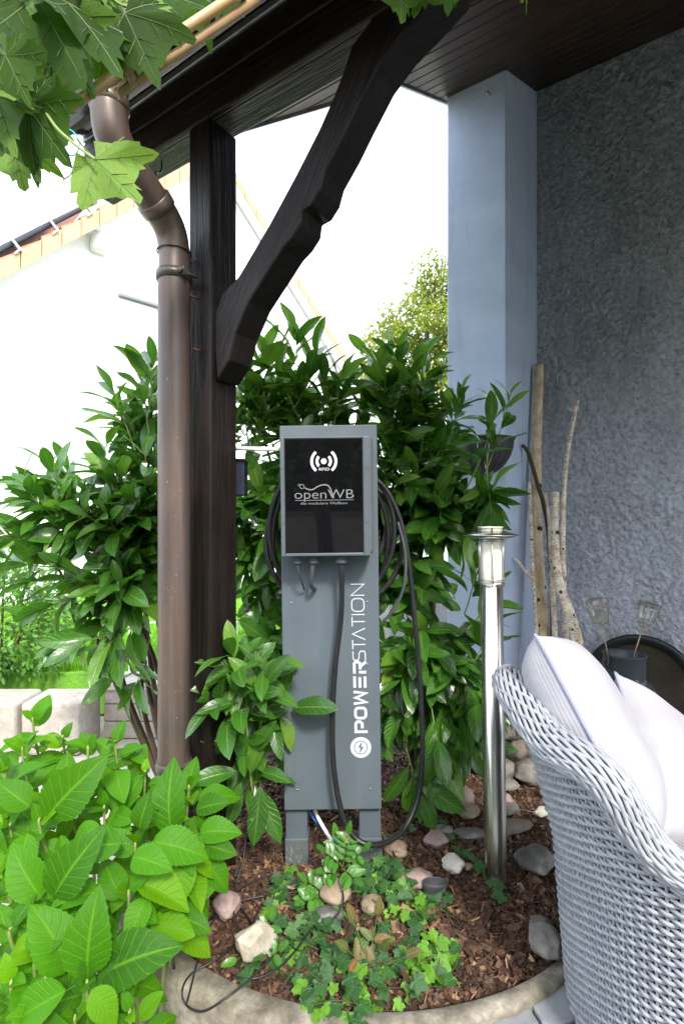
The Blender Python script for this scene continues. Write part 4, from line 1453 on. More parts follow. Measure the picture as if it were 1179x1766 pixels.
# cable coil behind the pedestal and the charging cable that hangs in front
mb = MB()
for k, (cx, cz, rx, rz, yy) in enumerate(((572, 915, 108, 128, 1.70), (570, 928, 100, 130, 1.715), (576, 935, 118, 118, 1.73), (571, 900, 96, 110, 1.745))):
    pts = [P(cx + rx * math.cos(a * 6.283 / 40), cz + rz * math.sin(a * 6.283 / 40), yy + .01 * math.sin(a * 6.283 / 40 + k)) for a in range(40)]
    mb.tube(pts, 0.0088, 10, closed=True)
o = mb.build('cable_coil', M['rubber']); tag(o, 'black charging cable coiled on the back of the pedestal', 'cable')
# the holder it hangs on
mb = MB(); mb.tube([P(572, 800, SY + .05), P(572, 800, 1.80)], .02, 12); mb.lathe([(0, 0), (.05, 0), (.05, .006), (0, .006)], P(572, 800, 1.79), 16, 0, (0, 1, 0))
tilt(mb.build('cable_holder', M['dkplastic'], st))
mb = MB()
pts = [P(588, 962, BY + .035), P(589, 985, BY + .035), P(588, 1060, BY + .055), P(578, 1150, BY + .06), P(573, 1240, BY + .06), P(576, 1330, BY + .05), P(590, 1405, BY + .04), P(612, 1445, BY + .03), P(640, 1458, 1.52), P(672, 1450, 1.56), P(700, 1425, 1.62), P(722, 1370, 1.66), P(728, 1290, 1.68), P(724, 1180, 1.69), P(716, 1080, 1.69), P(708, 1000, 1.69), P(698, 930, 1.69), P(684, 880, 1.69), P(664, 842, 1.69), P(640, 822, 1.69), P(600, 805, 1.70)]
mb.tube(catmull(pts, 7), 0.0083, 12)
o = mb.build('charging_cable', M['rubber']); tag(o, 'thick black charging cable looping from the wallbox down to the mulch', 'cable')
mb = MB()
mb.tube(catmull([P(660, 1072, 1.67), P(672, 1060, 1.67), P(688, 1035, 1.67), P(698, 1000, 1.67), P(698, 950, 1.68), P(686, 900, 1.69)], 6), 0.0055, 8)
o = mb.build('grey_cable', M['greycable']); tag(o, 'thinner grey cable curving out right of the pedestal', 'cable')
mb = MB(); mb.tube(catmull([P(536, 1380, 1.68), P(548, 1410, 1.66), P(562, 1435, 1.64), P(574, 1456, 1.62), P(580, 1475, 1.62)], 6), 0.0058, 10)
tag(mb.build('white_cable', M['white_pvc']), 'white cable running from under the panel into the mulch', 'cable')
mb = MB(); mb.tube(catmull([P(526, 1380, 1.70), P(538, 1408, 1.68), P(556, 1430, 1.67), P(576, 1450, 1.65), P(584, 1462, 1.65)], 6), 0.0036, 8)
tag(mb.build('blue_cable', M['blue_pvc']), 'thin blue cable behind the white one under the panel', 'cable')
mb = MB(); mb.tube([P(396, 773, 1.66), P(484, 775, 1.635)], 0.0068, 12)
tag(mb.build('conduit_pipe', M['white_pvc']), 'short white conduit between timber post and charging pedestal', 'pipe')
mb = MB(); c = P(411, 826, 1.72); mb.box(c, (.026, 0, 0), (0, .03, 0), (0, 0, .056)); mb.box(c + Vector((0, 0, .058)), (.028, 0, 0), (0, .032, 0), (0, 0, .006))
tag(mb.build('junction_box', M['darkblue'], bevel=.004), 'small dark blue junction box behind the timber post', 'box')

# ================================================================== BOLLARD LAMP
LY = 1.555
lb = P(855, 1525, LY); lb.z = -0.02
ltop = P(846, 905, LY)
lamp = thing('bollard_lamp', 'stainless steel bollard lamp with frosted glass head standing in mulch', 'lamp', lb)
ax = (Vector((P(847, 1000, LY).x, LY, P(847, 1000, LY).z)) - lb).normalized()
def LZ(py): return (P(0, py, LY).z - lb.z) / ax.z
mb = MB(); R0 = 0.0325
mb.lathe([(R0, -0.03), (R0, LZ(1006)), (R0 - .003, LZ(1005)), (0, LZ(1005))], lb, 40, 0, ax); mb.build('pole', M['brushed'], lamp)
mb = MB(); mb.lathe([(.030, LZ(1006)), (.0315, LZ(1004)), (.0315, LZ(931)), (.028, LZ(928))], lb, 36, 0, ax); mb.build('lamp_glass', M['frost'], lamp)
mb = MB()
for z in (LZ(1006), LZ(999), LZ(932)):
    pts = [lb + ax * z + Vector((math.cos(a / 32 * 6.283), math.sin(a / 32 * 6.283), 0)) * .0385 for a in range(32)]
    mb.tube(pts, .0018, 6, closed=True)
mb.build('ring', M['steel'], lamp)
for k in range(6):
    a = R_(20 + 60 * k); q = Vector((math.cos(a), math.sin(a), 0)) * .0385
    mb = MB(); mb.tube([lb + ax * LZ(1010) + q, lb + ax * LZ(909) + q], .0019, 6); mb.build('cage_bar', M['steel'], lamp)
mb = MB(); rd = 48 * LY / F
mb.lathe([(.02, LZ(930)), (rd * .6, LZ(928.5)), (rd, LZ(923)), (rd, LZ(922)), (rd * .75, LZ(919)), (.036, LZ(915)), (.030, LZ(915))], lb, 48, 0, ax); mb.build('shade_disc', M['steel'], lamp)
mb = MB(); mb.lathe([(.034, LZ(918)), (.034, LZ(911)), (.037, LZ(910)), (.037, LZ(908.5)), (0, LZ(908))], lb, 36, 0, ax); mb.build('cap', M['frost'], lamp)

# ================================================================== THINGS AT THE WALL
# wall basket: half bowl of slats on the wing wall's end face
dcen, zcen = on_n(832, 762, -2.51)
wbk = thing('wall_planter', 'dark slatted half bowl planter hanging on the wing wall behind laurel', 'planter', W(dcen, -2.51, zcen))
rb_ = 0.155; dp_ = 0.17
for k in range(9):
    a = math.pi * (k + .5) / 9
    pts = []
    for j in range(7):
        ph = j / 6 * math.pi * .46
        r = rb_ * math.cos(ph); z = -dp_ * math.sin(ph)
        pts.append((r, z))
    mb = MB()
    for (r1, z1), (r2, z2) in zip(pts, pts[1:]):
        aw = math.pi / 9 * .44
        q = []
        for (r, z) in ((r1, z1), (r2, z2)):
            for s_ in (-1, 1):
                aa = a + s_ * aw
                q.append(W(dcen + r * math.cos(aa), -2.505 + r * math.sin(aa), zcen + z))
        nn = (q[1] - q[0]).cross(q[2] - q[0]).normalized() * .006
        mb.prism([q[0], q[1], q[3], q[2]], nn)
    mb.build('slat', M['basket'], wbk)
mb = MB(); mb.tube([W(dcen + rb_ * math.cos(math.pi * k / 16), -2.505 + rb_ * math.sin(math.pi * k / 16), zcen + .004) for k in range(17)], .007, 8)
mb.build('rim', M['basket'], wbk)

# birch poles leaning in the corner
def branch(label, pts, r0_, r1_, mat, group='birch branches leaning in the wall corner', twigs=(), knots=6, name='birch_branch'):
    t_ = thing(name, label, 'branch', pts[0], group)
    path = catmull(pts, 8)
    n = len(path)
    rr = [r0_ + (r1_ - r0_) * i / (n - 1) + random.uniform(-.0012, .0012) for i in range(n)]
    mb = MB(); mb.tube(path, rr, 14); mb.build('stem', mat, t_)
    for tw, ra, rb2 in twigs:
        m2 = MB(); m2.tube(catmull(tw, 5), [ra + (rb2 - ra) * i / (5 * (len(tw) - 1)) for i in range(5 * (len(tw) - 1) + 1)], 8); m2.build('twig', mat, t_)
    if knots:
        for k in range(knots):
            m2 = MB()
            i = random.randrange(2, n - 2)
            c = path[i]; rad = rr[i]
            a = random.uniform(3.6, 5.8)
            d = Vector((math.cos(a), math.sin(a), 0))
            u = (path[i + 1] - path[i]).normalized()
            s_ = rad * random.uniform(.25, .5)
            m2.lathe([(s_ * 1.5, -rad * .12), (s_, rad * .10), (s_ * .5, rad * .18), (0, rad * .1)], c + d * rad * .92, 8, 0, d)
            m2.build('knot', M['knot'], t_)
    return t_
B0 = 2.72
branch('tallest thick birch pole leaning in the wall corner', [P(946, 1270, 2.50), P(938, 1120, 2.60), P(927, 950, 2.72), P(924, 800, 2.80), P(929, 630, 2.88)], .030, .026, M['birch2'])
branch('slender birch branch furthest right, bending towards its thin top', [P(985, 1270, 2.45), P(972, 1040, 2.55), P(970, 900, 2.62), P(977, 790, 2.66), P(995, 690, 2.70)], .017, .010, M['birch'],
       twigs=[([P(972, 1005, 2.56), P(977, 995, 2.53), P(980, 985, 2.50)], .006, .003)])
branch('short pale birch pole with sawn top in front of the others', [P(1010, 1270, 2.36), P(994, 1100, 2.42), P(965, 1010, 2.48), P(956, 930, 2.54), P(957, 850, 2.60)], .026, .019, M['birch'])
branch('white forked birch branch nearest the wing wall', [P(926, 1270, 2.50), P(924, 1070, 2.60), P(918, 985, 2.64), P(915, 900, 2.68), P(912, 832, 2.70)], .013, .008, M['birch'],
       twigs=[([P(920, 1000, 2.62), P(905, 985, 2.60), P(896, 972, 2.58), P(885, 962, 2.56)], .009, .005)])
branch('dark brown knobbly branch crossing behind the tall pole', [P(953, 1270, 2.52), P(952, 1040, 2.60), P(943, 900, 2.68), P(925, 830, 2.70), P(910, 780, 2.70), P(900, 768, 2.69)], .013, .009, M['twig'], knots=10)
branch('thin bare twig standing between the tall pole and the slender branch', [P(975, 1270, 2.44), P(955, 1100, 2.52), P(948, 960, 2.6), P(945, 890, 2.64), P(940, 850, 2.66)], .009, .006, M['birch'],
       twigs=[([P(950, 1000, 2.58), P(957, 985, 2.56), P(962, 960, 2.55)], .005, .003)], knots=3)
branch('speckled low birch branch between the poles', [P(968, 1280, 2.46), P(957, 1110, 2.52), P(952, 1000, 2.58), P(950, 960, 2.60)], .015, .011, M['birch'])

# tray leaning on the wall
tc = on_n(1104, 1182, -3.05)
tz = 0.262
tcen = W(tc[0], -3.045, 0.24)
tax = (NV * 0.97 + UP * 0.22).normalized()
tr = thing('round_tray', 'large round tarnished metal tray leaning against the plaster wall', 'tray', tcen)
mb = MB(); mb.lathe([(0, 0), (.205, 0), (.212, .004)], tcen, 56, 0, tax); mb.build('dish', M['tray'], tr)
mb = MB(); mb.lathe([(.212, .003), (.225, .022), (.252, .030), (.262, .024), (.262, .012), (.225, -.004), (0, -.006)], tcen, 56, 0, tax); mb.build('rim', M['tray_rim'], tr)

# milk can
CY = 2.30
cb = P(1076, 1127, CY); cb.z = -0.022
can = thing('milk_can', 'dark grey metal milk can holding two wire candle stakes', 'can', cb)
zr = P(0, 1128, CY).z + .022
k_ = CY / F
rn = 33 * k_ 
mb = MB()
mb.lathe([(0, .003), (.135, .003), (.138, .01), (.138, zr - .20), (.130, zr - .165), (.108, zr - .125), (rn * 1.02, zr - .108), (rn, zr - .10), (rn, zr - .01), (rn + .006, zr), (rn + .004, zr + .005), (rn - .004, zr), (rn - .006, zr - .08), (rn - .01, zr - .14)], cb, 48); mb.build('can_body', M['can'], can)
mb = MB(); mb.lathe([(0.0, zr - .13), (rn, zr - .13)], cb, 24); mb.build('can_inside', M['liner'], can)
mb = MB()
e = cb + Vector((-rn - .004, -.02, zr - .035))
mb.tube([e + Vector((math.cos(a) * .001, math.sin(a) * .014, math.cos(a) * .018)) for a in [q / 12 * 6.283 for q in range(12)]], .004, 6, closed=True)
mb.tube(catmull([e + Vector((0, 0, -.015)), e + Vector((-.025, -.01, -.025)), e + Vector((-.042, -.015, -.045)), e + Vector((-.046, -.015, -.06))]), .005, 6)
mb.build('bail_handle', M['can'], can)
c = P(1098, 1180, CY - .125)
text('2 ul', 'lettering', M['grey_print'], 0, .048, 0, .022, 0.0, 0.2, can, c + Vector((-.008, -.004, -.004)), U, (UP * .9 + Vector((0, .45, 0))).normalized(), dotilt=False)
def stake(label, base, cup, tilt_):
    t_ = thing('candle_stake', label, 'candle holder', base, 'wire candle stakes in the milk can')
    axv = (cup - base).normalized()
    mb = MB()
    mb.tube([base, cup], .0026, 6)
    q1 = axv.orthogonal().normalized(); q2 = axv.cross(q1)
    H_ = .085; rt = .046
    top = cup + axv * (H_ + .02)
    mb.tube([top + (q1 * math.cos(a) + q2 * math.sin(a)) * (rt + .002) for a in [i / 24 * 6.283 for i in range(24)]], .0022, 6, closed=True)
    for k in range(3):
        a = k * 2.094 + tilt_
        dd = q1 * math.cos(a) + q2 * math.sin(a)
        mb.tube(catmull([cup, cup + axv * .012 + dd * .02, cup + axv * .03 + dd * .036, top + dd * rt]), .002, 6)
    mb.build('wire_frame', M['wire'], t_)
    mb = MB(); mb.lathe([(0, .018), (.027, .020), (.033, .028), (.040, .06), (rt, H_ + .024), (rt - .0025, H_ + .024), (.037, .06), (.030, .030), (.024, .024), (0, .022)], cup, 28, 0, axv); mb.build('glass_cup', M['glass'], t_)
    mb = MB(); mb.lathe([(.029, .026), (.0305, .034), (0, .035)], cup, 20, 0, axv); mb.build('candle', M['wax'], t_)
stake('candle stake with glass cup, left of the two in the can', P(1052, 1150, CY - .02), P(1037, 1078, CY - .06), 0.3)
stake('candle stake with glass cup, right of the two in the can', P(1086, 1152, CY), P(1108, 1082, CY - .02), 1.2)

# ================================================================== WICKER CHAIR
CC = Vector((0.755, 1.105, -0.020))
chair = thing('wicker_armchair', 'grey woven wicker tub armchair with rolled rim on the patio', 'armchair', CC)
def lerp_tab(tab, x):
    if x <= tab[0][0]: return tab[0][1]
    for (a, va), (b, vb) in zip(tab, tab[1:]):
        if x <= b:
            t = (x - a) / (b - a); t = t * t * (3 - 2 * t)
            return va + (vb - va) * t
    return tab[-1][1]
RIM0 = [(60, .50), (100, .50), (125, .56), (143, .66), (155, .72), (166, .73), (178, .695), (190, .665), (206, .662), (214, .64), (222, .555), (231, .52), (340, .51)]
_x = np.arange(50, 351, 1.0); _y = np.interp(_x, [a for a, b in RIM0], [b for a, b in RIM0])
_k = np.exp(-(np.arange(-9, 10) / 3.6) ** 2); _k /= _k.sum()
_y[9:-9] = np.convolve(_y, _k, 'valid')
RIM = [(float(a), float(b)) for a, b in zip(_x, _y)]
BK = [(60, .3), (110, .9), (150, 1.0), (190, 1.0), (215, .75), (235, .25), (260, .08), (340, .05)]
def rad(th, z):
    b = lerp_tab(BK, th)
    r = 0.238 + 0.035 * min(1, max(0, z) / .45) + 0.018 * (1 - b) * min(1, z / .5)
    if z > .36: r += b * 0.115 * ((z - .36) / .42) ** 1.35
    a = R_(th - 8)
    se = (abs(math.cos(a)) ** 3 + abs(math.sin(a)) ** 3) ** (-1 / 3.)
    return r * (0.45 + 0.55 * se)
def SUR(th, z, off=0.0):
    a = R_(th)
    return CC + Vector((math.cos(a), math.sin(a), 0)) * (rad(th, z) + off) + UP * z
mb = MB()
TH0, TH1 = 92, 330
ns = 58                                   # stakes round the tub
dth = (TH1 - TH0) / ns
row = 0; z = 0.012
while z < 0.80:
    runs = []; cur = []
    for i in range(ns * 2 + 1):
        th = TH0 + dth * i / 2
        zt_ = lerp_tab(RIM, th) - 0.008
        if z < zt_:
            wob = 0.0007 * noise.noise(Vector((th * .3, z * 60, 0)))
            ph = 1 if ((i // 2 + row) % 2 == 0) else -1
            off = (0.0050 * ph if i % 2 == 0 else 0.0) + wob
            zz = z + 0.0018 * noise.noise(Vector((th * .12, z * 40, 5)))
            cur.append(SUR(th, zz, off))
        else:
            if len(cur) > 2: runs.append(cur)
            cur = []
    if len(cur) > 2: runs.append(cur)
    for rn_ in runs:
        mb.tube(catmull(rn_, 2), 0.0039, 6, caps=False)
    row += 1
    z += 0.0091
o = mb.build('weave', M['wicker'], chair); o['kind'] = 'stuff'
mb = MB()
for i in range(0, ns + 1):
    th = TH0 + dth * i
    zt_ = lerp_tab(RIM, th)
    mb.tube([SUR(th, zt_ * q / 12, 0) for q in range(13)], 0.0034, 5, caps=False)
o = mb.build('upright_stakes', M['wicker'], chair); o['kind'] = 'stuff'
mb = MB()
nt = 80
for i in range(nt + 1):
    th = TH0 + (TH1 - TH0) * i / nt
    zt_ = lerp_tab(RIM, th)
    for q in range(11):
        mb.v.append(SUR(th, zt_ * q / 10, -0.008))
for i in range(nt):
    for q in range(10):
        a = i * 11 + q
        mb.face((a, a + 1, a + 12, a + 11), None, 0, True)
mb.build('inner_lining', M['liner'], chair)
# rolled rim: strands twisted round a core
core = []
for i in range(140):
    th = TH0 + (TH1 - TH0) * i / 139
    zt_ = lerp_tab(RIM, th); b = lerp_tab(BK, th)
    core.append((SUR(th, zt_ - 0.004, -0.006 + b * .006), 0.021 + 0.015 * b, th))
mb = MB(); mb.tube([c[0] for c in core], [c[1] - .004 for c in core], 12); mb.build('rim_core', M['liner'], chair)
NS = 20
for s_ in range(NS + 12):
    k = s_ % NS; dirn = 1 if s_ < NS else -1
    if dirn < 0: k = k * 2
    pts = []
    ph0 = k / NS * 6.283
    L = 0
    for i, (c, r, th) in enumerate(core):
        t_ = core[min(i + 1, 139)][0] - core[max(i - 1, 0)][0]
        t_.normalize()
        x = Vector((math.cos(R_(th)), math.sin(R_(th)), 0)); x = (x - t_ * x.dot(t_)).normalized()
        y = t_.cross(x)
        if i: L += (c - core[i - 1][0]).length
        a = ph0 + dirn * (L * (7.5 if dirn > 0 else 10.0))
        rr_2 = r + 0.0016 * math.sin(L * 150 + k * 3.14159) + (0 if dirn > 0 else -.001)
        pts.append(c + (x * math.cos(a) + y * math.sin(a)) * rr_2)
    m2 = MB(); m2.tube(catmull(pts, 2), 0.0041, 6); m2.build('rim_strand', M['wicker'], chair)
mb = MB(); mb.lathe([(0, .36), (.24, .36), (.25, .39), (.23, .43), (0, .44)], CC, 32); mb.build('seat_cushion', M['pillow'], chair)

# pillows
def pillow(label, A_, e1, e2, T, w1, w2):
    """A_ corner, e1/e2 edge directions, T thickness"""
    e1 = Vector(e1).normalized(); e2 = Vector(e2); e2 = (e2 - e1 * e2.dot(e1)).normalized()
    nn = e1.cross(e2).normalized()
    t_ = thing('pillow', label, 'pillow', A_)
    N = 36
    mb = MB()
    def pt(i, j, side):
        u = i / N * 2 - 1; v = j / N * 2 - 1
        pin = 0.055
        uu = u * (1 - pin * (1 - v * v) * 1.0 * (abs(u) ** 2)); vv = v * (1 - pin * (1 - u * u) * (abs(v) ** 2))
        h = T / 2 * (max(0, 1 - u ** 4) ** .55) * (max(0, 1 - v ** 4) ** .55)
        edge = max(abs(u), abs(v))
        h += side * 0 + 0.0032 * math.sin(v * 13 + 3 * noise.noise(Vector((u * 2, v * 2, side)))) * (abs(u) ** 3) * (1 - edge ** 8) + 0.0032 * math.sin(u * 12 + 2 * v) * abs(v) ** 3 * (1 - edge ** 8)
        h += 0.006 * noise.noise(Vector((u * 2.4, v * 2.4, side * 4.0))) * (1 - edge ** 6)
        return A_ + e1 * w1 * (uu + 1) / 2 + e2 * w2 * (vv + 1) / 2 + nn * h * side
    for side in (1, -1):
        b = len(mb.v)
        for i in range(N + 1):
            for j in range(N + 1):
                mb.v.append(pt(i, j, side))
        for i in range(N):
            for j in range(N):
                a = b + i * (N + 1) + j
                q = (a, a + 1, a + N + 2, a + N + 1)
                uvs = [(i / N * w1 * 3, j / N * w2 * 3), (i / N * w1 * 3, (j + 1) / N * w2 * 3), ((i + 1) / N * w1 * 3, (j + 1) / N * w2 * 3), ((i + 1) / N * w1 * 3, j / N * w2 * 3)]
                if side > 0: q = q[::-1]; uvs = uvs[::-1]
                mb.face(q, uvs, 0, True)
    mb.build('cover', M['pillow'], t_)
    ring = [pt(i, 0, 1) for i in range(N)] + [pt(N, j, 1) for j in range(N)] + [pt(N - i, N, 1) for i in range(N)] + [pt(0, N - j, 1) for j in range(N)]
    mb = MB(); mb.tube(ring, .0034, 6, closed=True); mb.build('piping', M['piping'], t_)
A1 = P(922, 1094, 1.10); B1 = P(1125, 1475, 0.93)
pillow('pale lilac pillow seen edge on, leaning on the chair back', A1, B1 - A1, (0.36, 0.92, -0.12), 0.185, (B1 - A1).length, 0.40)
A2 = P(1060, 1160, 1.24)
pillow('bright white pillow behind the edge-on one in the chair', A2, (.75, .30, -.58), (-.15, -.75, -.64), 0.14, 0.42, 0.36)

# ================================================================== STONES
def rock(seed, kind, sx, sy, sz):
    r = random.Random(seed)
    bm = bmesh.new()
    if kind == 'round':
        bmesh.ops.create_icosphere(bm, subdivisions=4, radius=1)
        o_ = Vector((seed * 3.1, seed * 1.7, 0))
        for v in bm.verts:
            p = v.co.copy()
            f = 1 + 0.34 * noise.noise(p * 0.9 + o_) + 0.10 * noise.noise(p * 2.2 + o_) + 0.03 * noise.noise(p * 7 + o_)
            f *= 1 - 0.16 * max(0, p.dot(Vector((math.cos(seed), -.5, math.sin(seed * 2))).normalized()) - .55)
            v.co = p * f
            v.co.x *= 1 + .12 * p.y
    else:
        for k in range(26):
            p = Vector((r.gauss(0, 1), r.gauss(0, 1), r.gauss(0, 1))).normalized()
            m_ = max(abs(p.x), abs(p.y), abs(p.z))
            p = p * (0.55 + 0.45 / m_) * r.uniform(.82, 1.0)
            bm.verts.new(p)
        res = bmesh.ops.convex_hull(bm, input=bm.verts)
        loose = [v for v in bm.verts if not v.link_faces]
        bmesh.ops.delete(bm, geom=loose, context='VERTS')
        bmesh.ops.bevel(bm, geom=bm.edges[:], offset=0.06, segments=1, affect='EDGES')
        bmesh.ops.triangulate(bm, faces=bm.faces[:])
        bmesh.ops.subdivide_edges(bm, edges=bm.edges[:], cuts=2, use_grid_fill=True)
        o_ = Vector((seed * 2.3, 0, seed))
        for v in bm.verts:
            v.co *= 1 + 0.05 * noise.noise(v.co * 2.5 + o_)
    for v in bm.verts:
        v.co.x *= sx / 2; v.co.y *= sy / 2; v.co.z *= sz / 2
    me = bpy.data.meshes.new('stone')
    bm.to_mesh(me); bm.free()
    if kind == 'round':
        me.polygons.foreach_set('use_smooth', [True] * len(me.polygons))
    return me
def stone(k, label, px, py, wpx, hpx, kind, mat, lift=0.0, ry=0.0, rz=0.0, dep=1.0, cat='stone'):
    """px, py: centre in the photograph; stands on the bed at the matching distance"""
    Y = (CH - 0.0) * F / (py + hpx * 0.35 - HZ) 
    w = wpx * Y / F
    # apparent height mixes height and depth
    el = (py - HZ) / F
    h = hpx * Y / F
    dz = h * 0.62; dy = h * 0.95 * dep
    g = P(px, py, Y)
    zg = bedz(g.x, Y) if (Vector((g.x, Y, 0)) - BC).length < BR else -0.05
    me = rock(k, kind, w, dy, dz)
    me.materials.append(M[mat])
    o = bpy.data.objects.new('stone', me)
    COL.objects.link(o)
    o.location = (g.x, Y, max(g.z, zg + dz * 0.22) + lift)
    o.rotation_euler = (random.uniform(-.1, .1), ry, rz)
    WORLD[o.name] = o.location.copy()
    tag(o, label, cat, 'stones lying in the bark mulch')
ST = [
 ('big grey round stone touching the paving beside the chair', 941, 1627, 60, 66, 'round', 'st_grey', 0, .1),
 ('broken brick sized brown chunk above the big round stone', 928, 1592, 46, 28, 'ang', 'st_brown', 0, .4),
 ('large dark boulder with white veins behind the lamp', 924, 1480, 62, 64, 'round', 'st_dark', 0, .5),
 ('flat brown slab behind the lamp pole', 882, 1424, 82, 38, 'ang', 'st_brown', 0, .1),
 ('angular grey block right behind the lamp pole', 880, 1404, 38, 34, 'ang', 'st_grey', .02, .3),
 ('pale angular stone half hidden by the chair edge', 936, 1400, 42, 26, 'ang', 'st_pale', 0, .2),
 ('rounded brown stone lying on top of a darker one', 803, 1412, 48, 36, 'round', 'st_tan', .03, .1),
 ('dark mottled stone underneath the rounded brown one', 812, 1439, 54, 26, 'round', 'st_dark', 0, 0),
 ('flat pale grey stone left of the lamp in ivy', 752, 1448, 44, 42, 'round', 'st_pink', 0, .8),
 ('smooth dark slab tucked behind the ivy left of lamp', 765, 1432, 36, 26, 'round', 'st_grey', 0, 0),
 ('tan oval stone next to the right pedestal foot', 684, 1465, 40, 40, 'round', 'st_tan', 0, .6),
 ('cream white pitted stone left of the lamp pole', 783, 1490, 36, 40, 'round', 'st_pale', 0, .3),
 ('small tan pebble between white stone and lamp', 806, 1495, 18, 16, 'round', 'st_tan', 0, 0),
 ('pink cracked stone beside the oval pipe stub', 720, 1515, 54, 42, 'round', 'st_pink', 0, .2),
 ('large flat grey stone half under the ivy in front of the pedestal', 580, 1540, 58, 52, 'round', 'st_tan', 0, .4),
 ('dark flat stone in front of the ivy covered grey one', 560, 1578, 56, 34, 'round', 'st_dark', 0, .1),
 ('grey brown stone peeping from the ivy below the pedestal foot', 642, 1562, 44, 38, 'round', 'st_tan', 0, .1),
 ('pinkish rounded stone beside the hydrangea', 390, 1562, 44, 54, 'round', 'st_pink', 0, .1),
 ('large pale triangular stone amid the thin black cables', 443, 1620, 52, 88, 'ang', 'st_tan2', 0, 2.2),
 ('pinkish angular stone under the laurel tip', 788, 1375, 58, 62, 'ang', 'st_pink', 0, .6),
 ('grey angular stone at the foot of the rear laurel', 738, 1382, 46, 44, 'round', 'st_grey', 0, .1),
 ('white pebble at the end of the cable loop', 708, 1424, 16, 14, 'ang', 'st_pale', 0, 0),
 ('grey stone behind the lamp near the house', 874, 1354, 44, 34, 'ang', 'st_grey', 0, .1),
 ('small pinkish stone behind the lamp pole', 874, 1380, 20, 26, 'round', 'st_pink', 0, .1),
 ('rounded grey stone right under the laurel leaves', 722, 1398, 42, 40, 'round', 'st_grey', 0, .1),
 ('flat pale chip lying left of the pedestal foot', 500, 1528, 28, 14, 'ang', 'st_tan', 0, .1),
 ('grey brown stone partly hidden behind the seedling', 594, 1446, 46, 30, 'round', 'st_tan', 0, .1),
]
for k, s_ in enumerate(ST):
    stone(k + 3, s_[0], s_[1], s_[2], s_[3], s_[4], s_[5], s_[6], s_[7], 0.0, s_[8])
# rubble wall behind the bed at the wing wall's foot
rw = thing('rubble_wall', 'low dry rubble wall of rough grey stones at the wing wall foot', 'wall', (0.75, 2.45, -0.05))
RW = [(800, 1245, 70, 60), (795, 1300, 62, 54), (838, 1262, 60, 48), (880, 1250, 50, 40), (838, 1310, 54, 50), (890, 1290, 48, 48), (925, 1285, 60, 60), (905, 1325, 52, 40), (770, 1330, 50, 46), (812, 1340, 50, 40), (868, 1325, 40, 38), (940, 1330, 50, 40), (860, 1222, 50, 34), (905, 1232, 50, 40)]
for k, (px, py, wp, hp) in enumerate(RW):
    Y = 2.30 - (px - 770) / 170 * .10 + random.uniform(-.03, .03)
    me = rock(50 + k, 'ang', wp * Y / F * 1.1, .16, hp * Y / F * 1.15)
    me.materials.append(M[('st_grey', 'st_brown', 'st_grey', 'st_grey')[k % 4]])
    place('stone', me, rw, Matrix.Translation(P(px, py, Y)) @ Matrix.Rotation(random.uniform(-.3, .3), 4, 'Z'))

# oval pipe stub
c = G(752, 1556, 0.0)
mb = MB()
def oval(r, z, sx=1.0, sy=.55):
    return [Vector((c.x + math.cos(a) * r * sx, c.y + .018 + math.sin(a) * r * sy, c.z + z)) for a in [q / 28 * 6.283 for q in range(28)]]
rings = [oval(.033, -.03), oval(.034, .028), oval(.036, .034), oval(.036, .046), oval(.033, .047), oval(.030, .044), oval(.029, -.01)]
for r_ in rings: mb.v += r_
for i in range(len(rings) - 1):
    for k in range(28):
        k2 = (k + 1) % 28
        mb.face((i * 28 + k, i * 28 + k2, (i + 1) * 28 + k2, (i + 1) * 28 + k), None, 0, True)
mb.face([6 * 28 + k for k in range(28)], None)
tag(mb.build('pipe_stub', M['dkplastic']), 'short oval dark plastic pipe stub sticking out of the mulch', 'pipe')
# thin tangled cables in the left of the bed
def bedpts(lst, z=0.01):
    out = []
    for q in lst:
        zz = q[2] if len(q) > 2 else z
        p = G(q[0], q[1], zz)
        out.append(p)
    return out
WL = [
 ('thin black cable winding across the mulch towards the pedestal', [(500, 1500), (460, 1512), (420, 1530), (390, 1560), (350, 1590), (330, 1560), (340, 1530), (370, 1520), (410, 1560), (440, 1600)]),
 ('thin black wire hanging over the planter ring on the left', [(460, 1545, .02), (400, 1560, .02), (360, 1600, .02), (340, 1660, .015), (330, 1700, .01), (322, 1730, .01)]),
 ('black wire bent round on the concrete ring', [(470, 1650, .03), (430, 1690, .02), (390, 1722, .012), (350, 1745, -.01), (322, 1735, -.02), (314, 1710, .0), (330, 1680, .01), (380, 1650, .02), (430, 1600, .02), (450, 1560, .02)]),
 ('thin black cable lying below the pale triangular stone', [(400, 1685, .015), (440, 1688, .015), (480, 1670, .015), (510, 1640, .02), (540, 1600, .02), (580, 1580, .03), (592, 1550, .05), (585, 1525, .03)]),
 ('thin black lead rising along the timber post foot', [(470, 1640, .02), (410, 1600, .03), (405, 1540, .04), (420, 1480, .10), (425, 1420, .18)]),
 ('thin wire crossing the thick charging cable loop', [(666, 1440, .06), (680, 1475, .03), (700, 1500, .02), (712, 1520, .015)]),
]
for lab, lst in WL:
    mb = MB(); mb.tube(catmull(bedpts(lst), 7), .0024, 6)
    tag(mb.build('thin_cable', M['rubber']), lab, 'cable', 'thin cables in the bed')
mb = MB(); mb.tube(catmull([G(300, 1560, .02), G(298, 1640, .02), G(303, 1700, -.05), G(306, 1780, -.2)], 6), .0028, 6)
tag(mb.build('thin_cable', M['rubber']), 'thin black cable hanging straight down the outside of the ring', 'cable', 'thin cables in the bed')

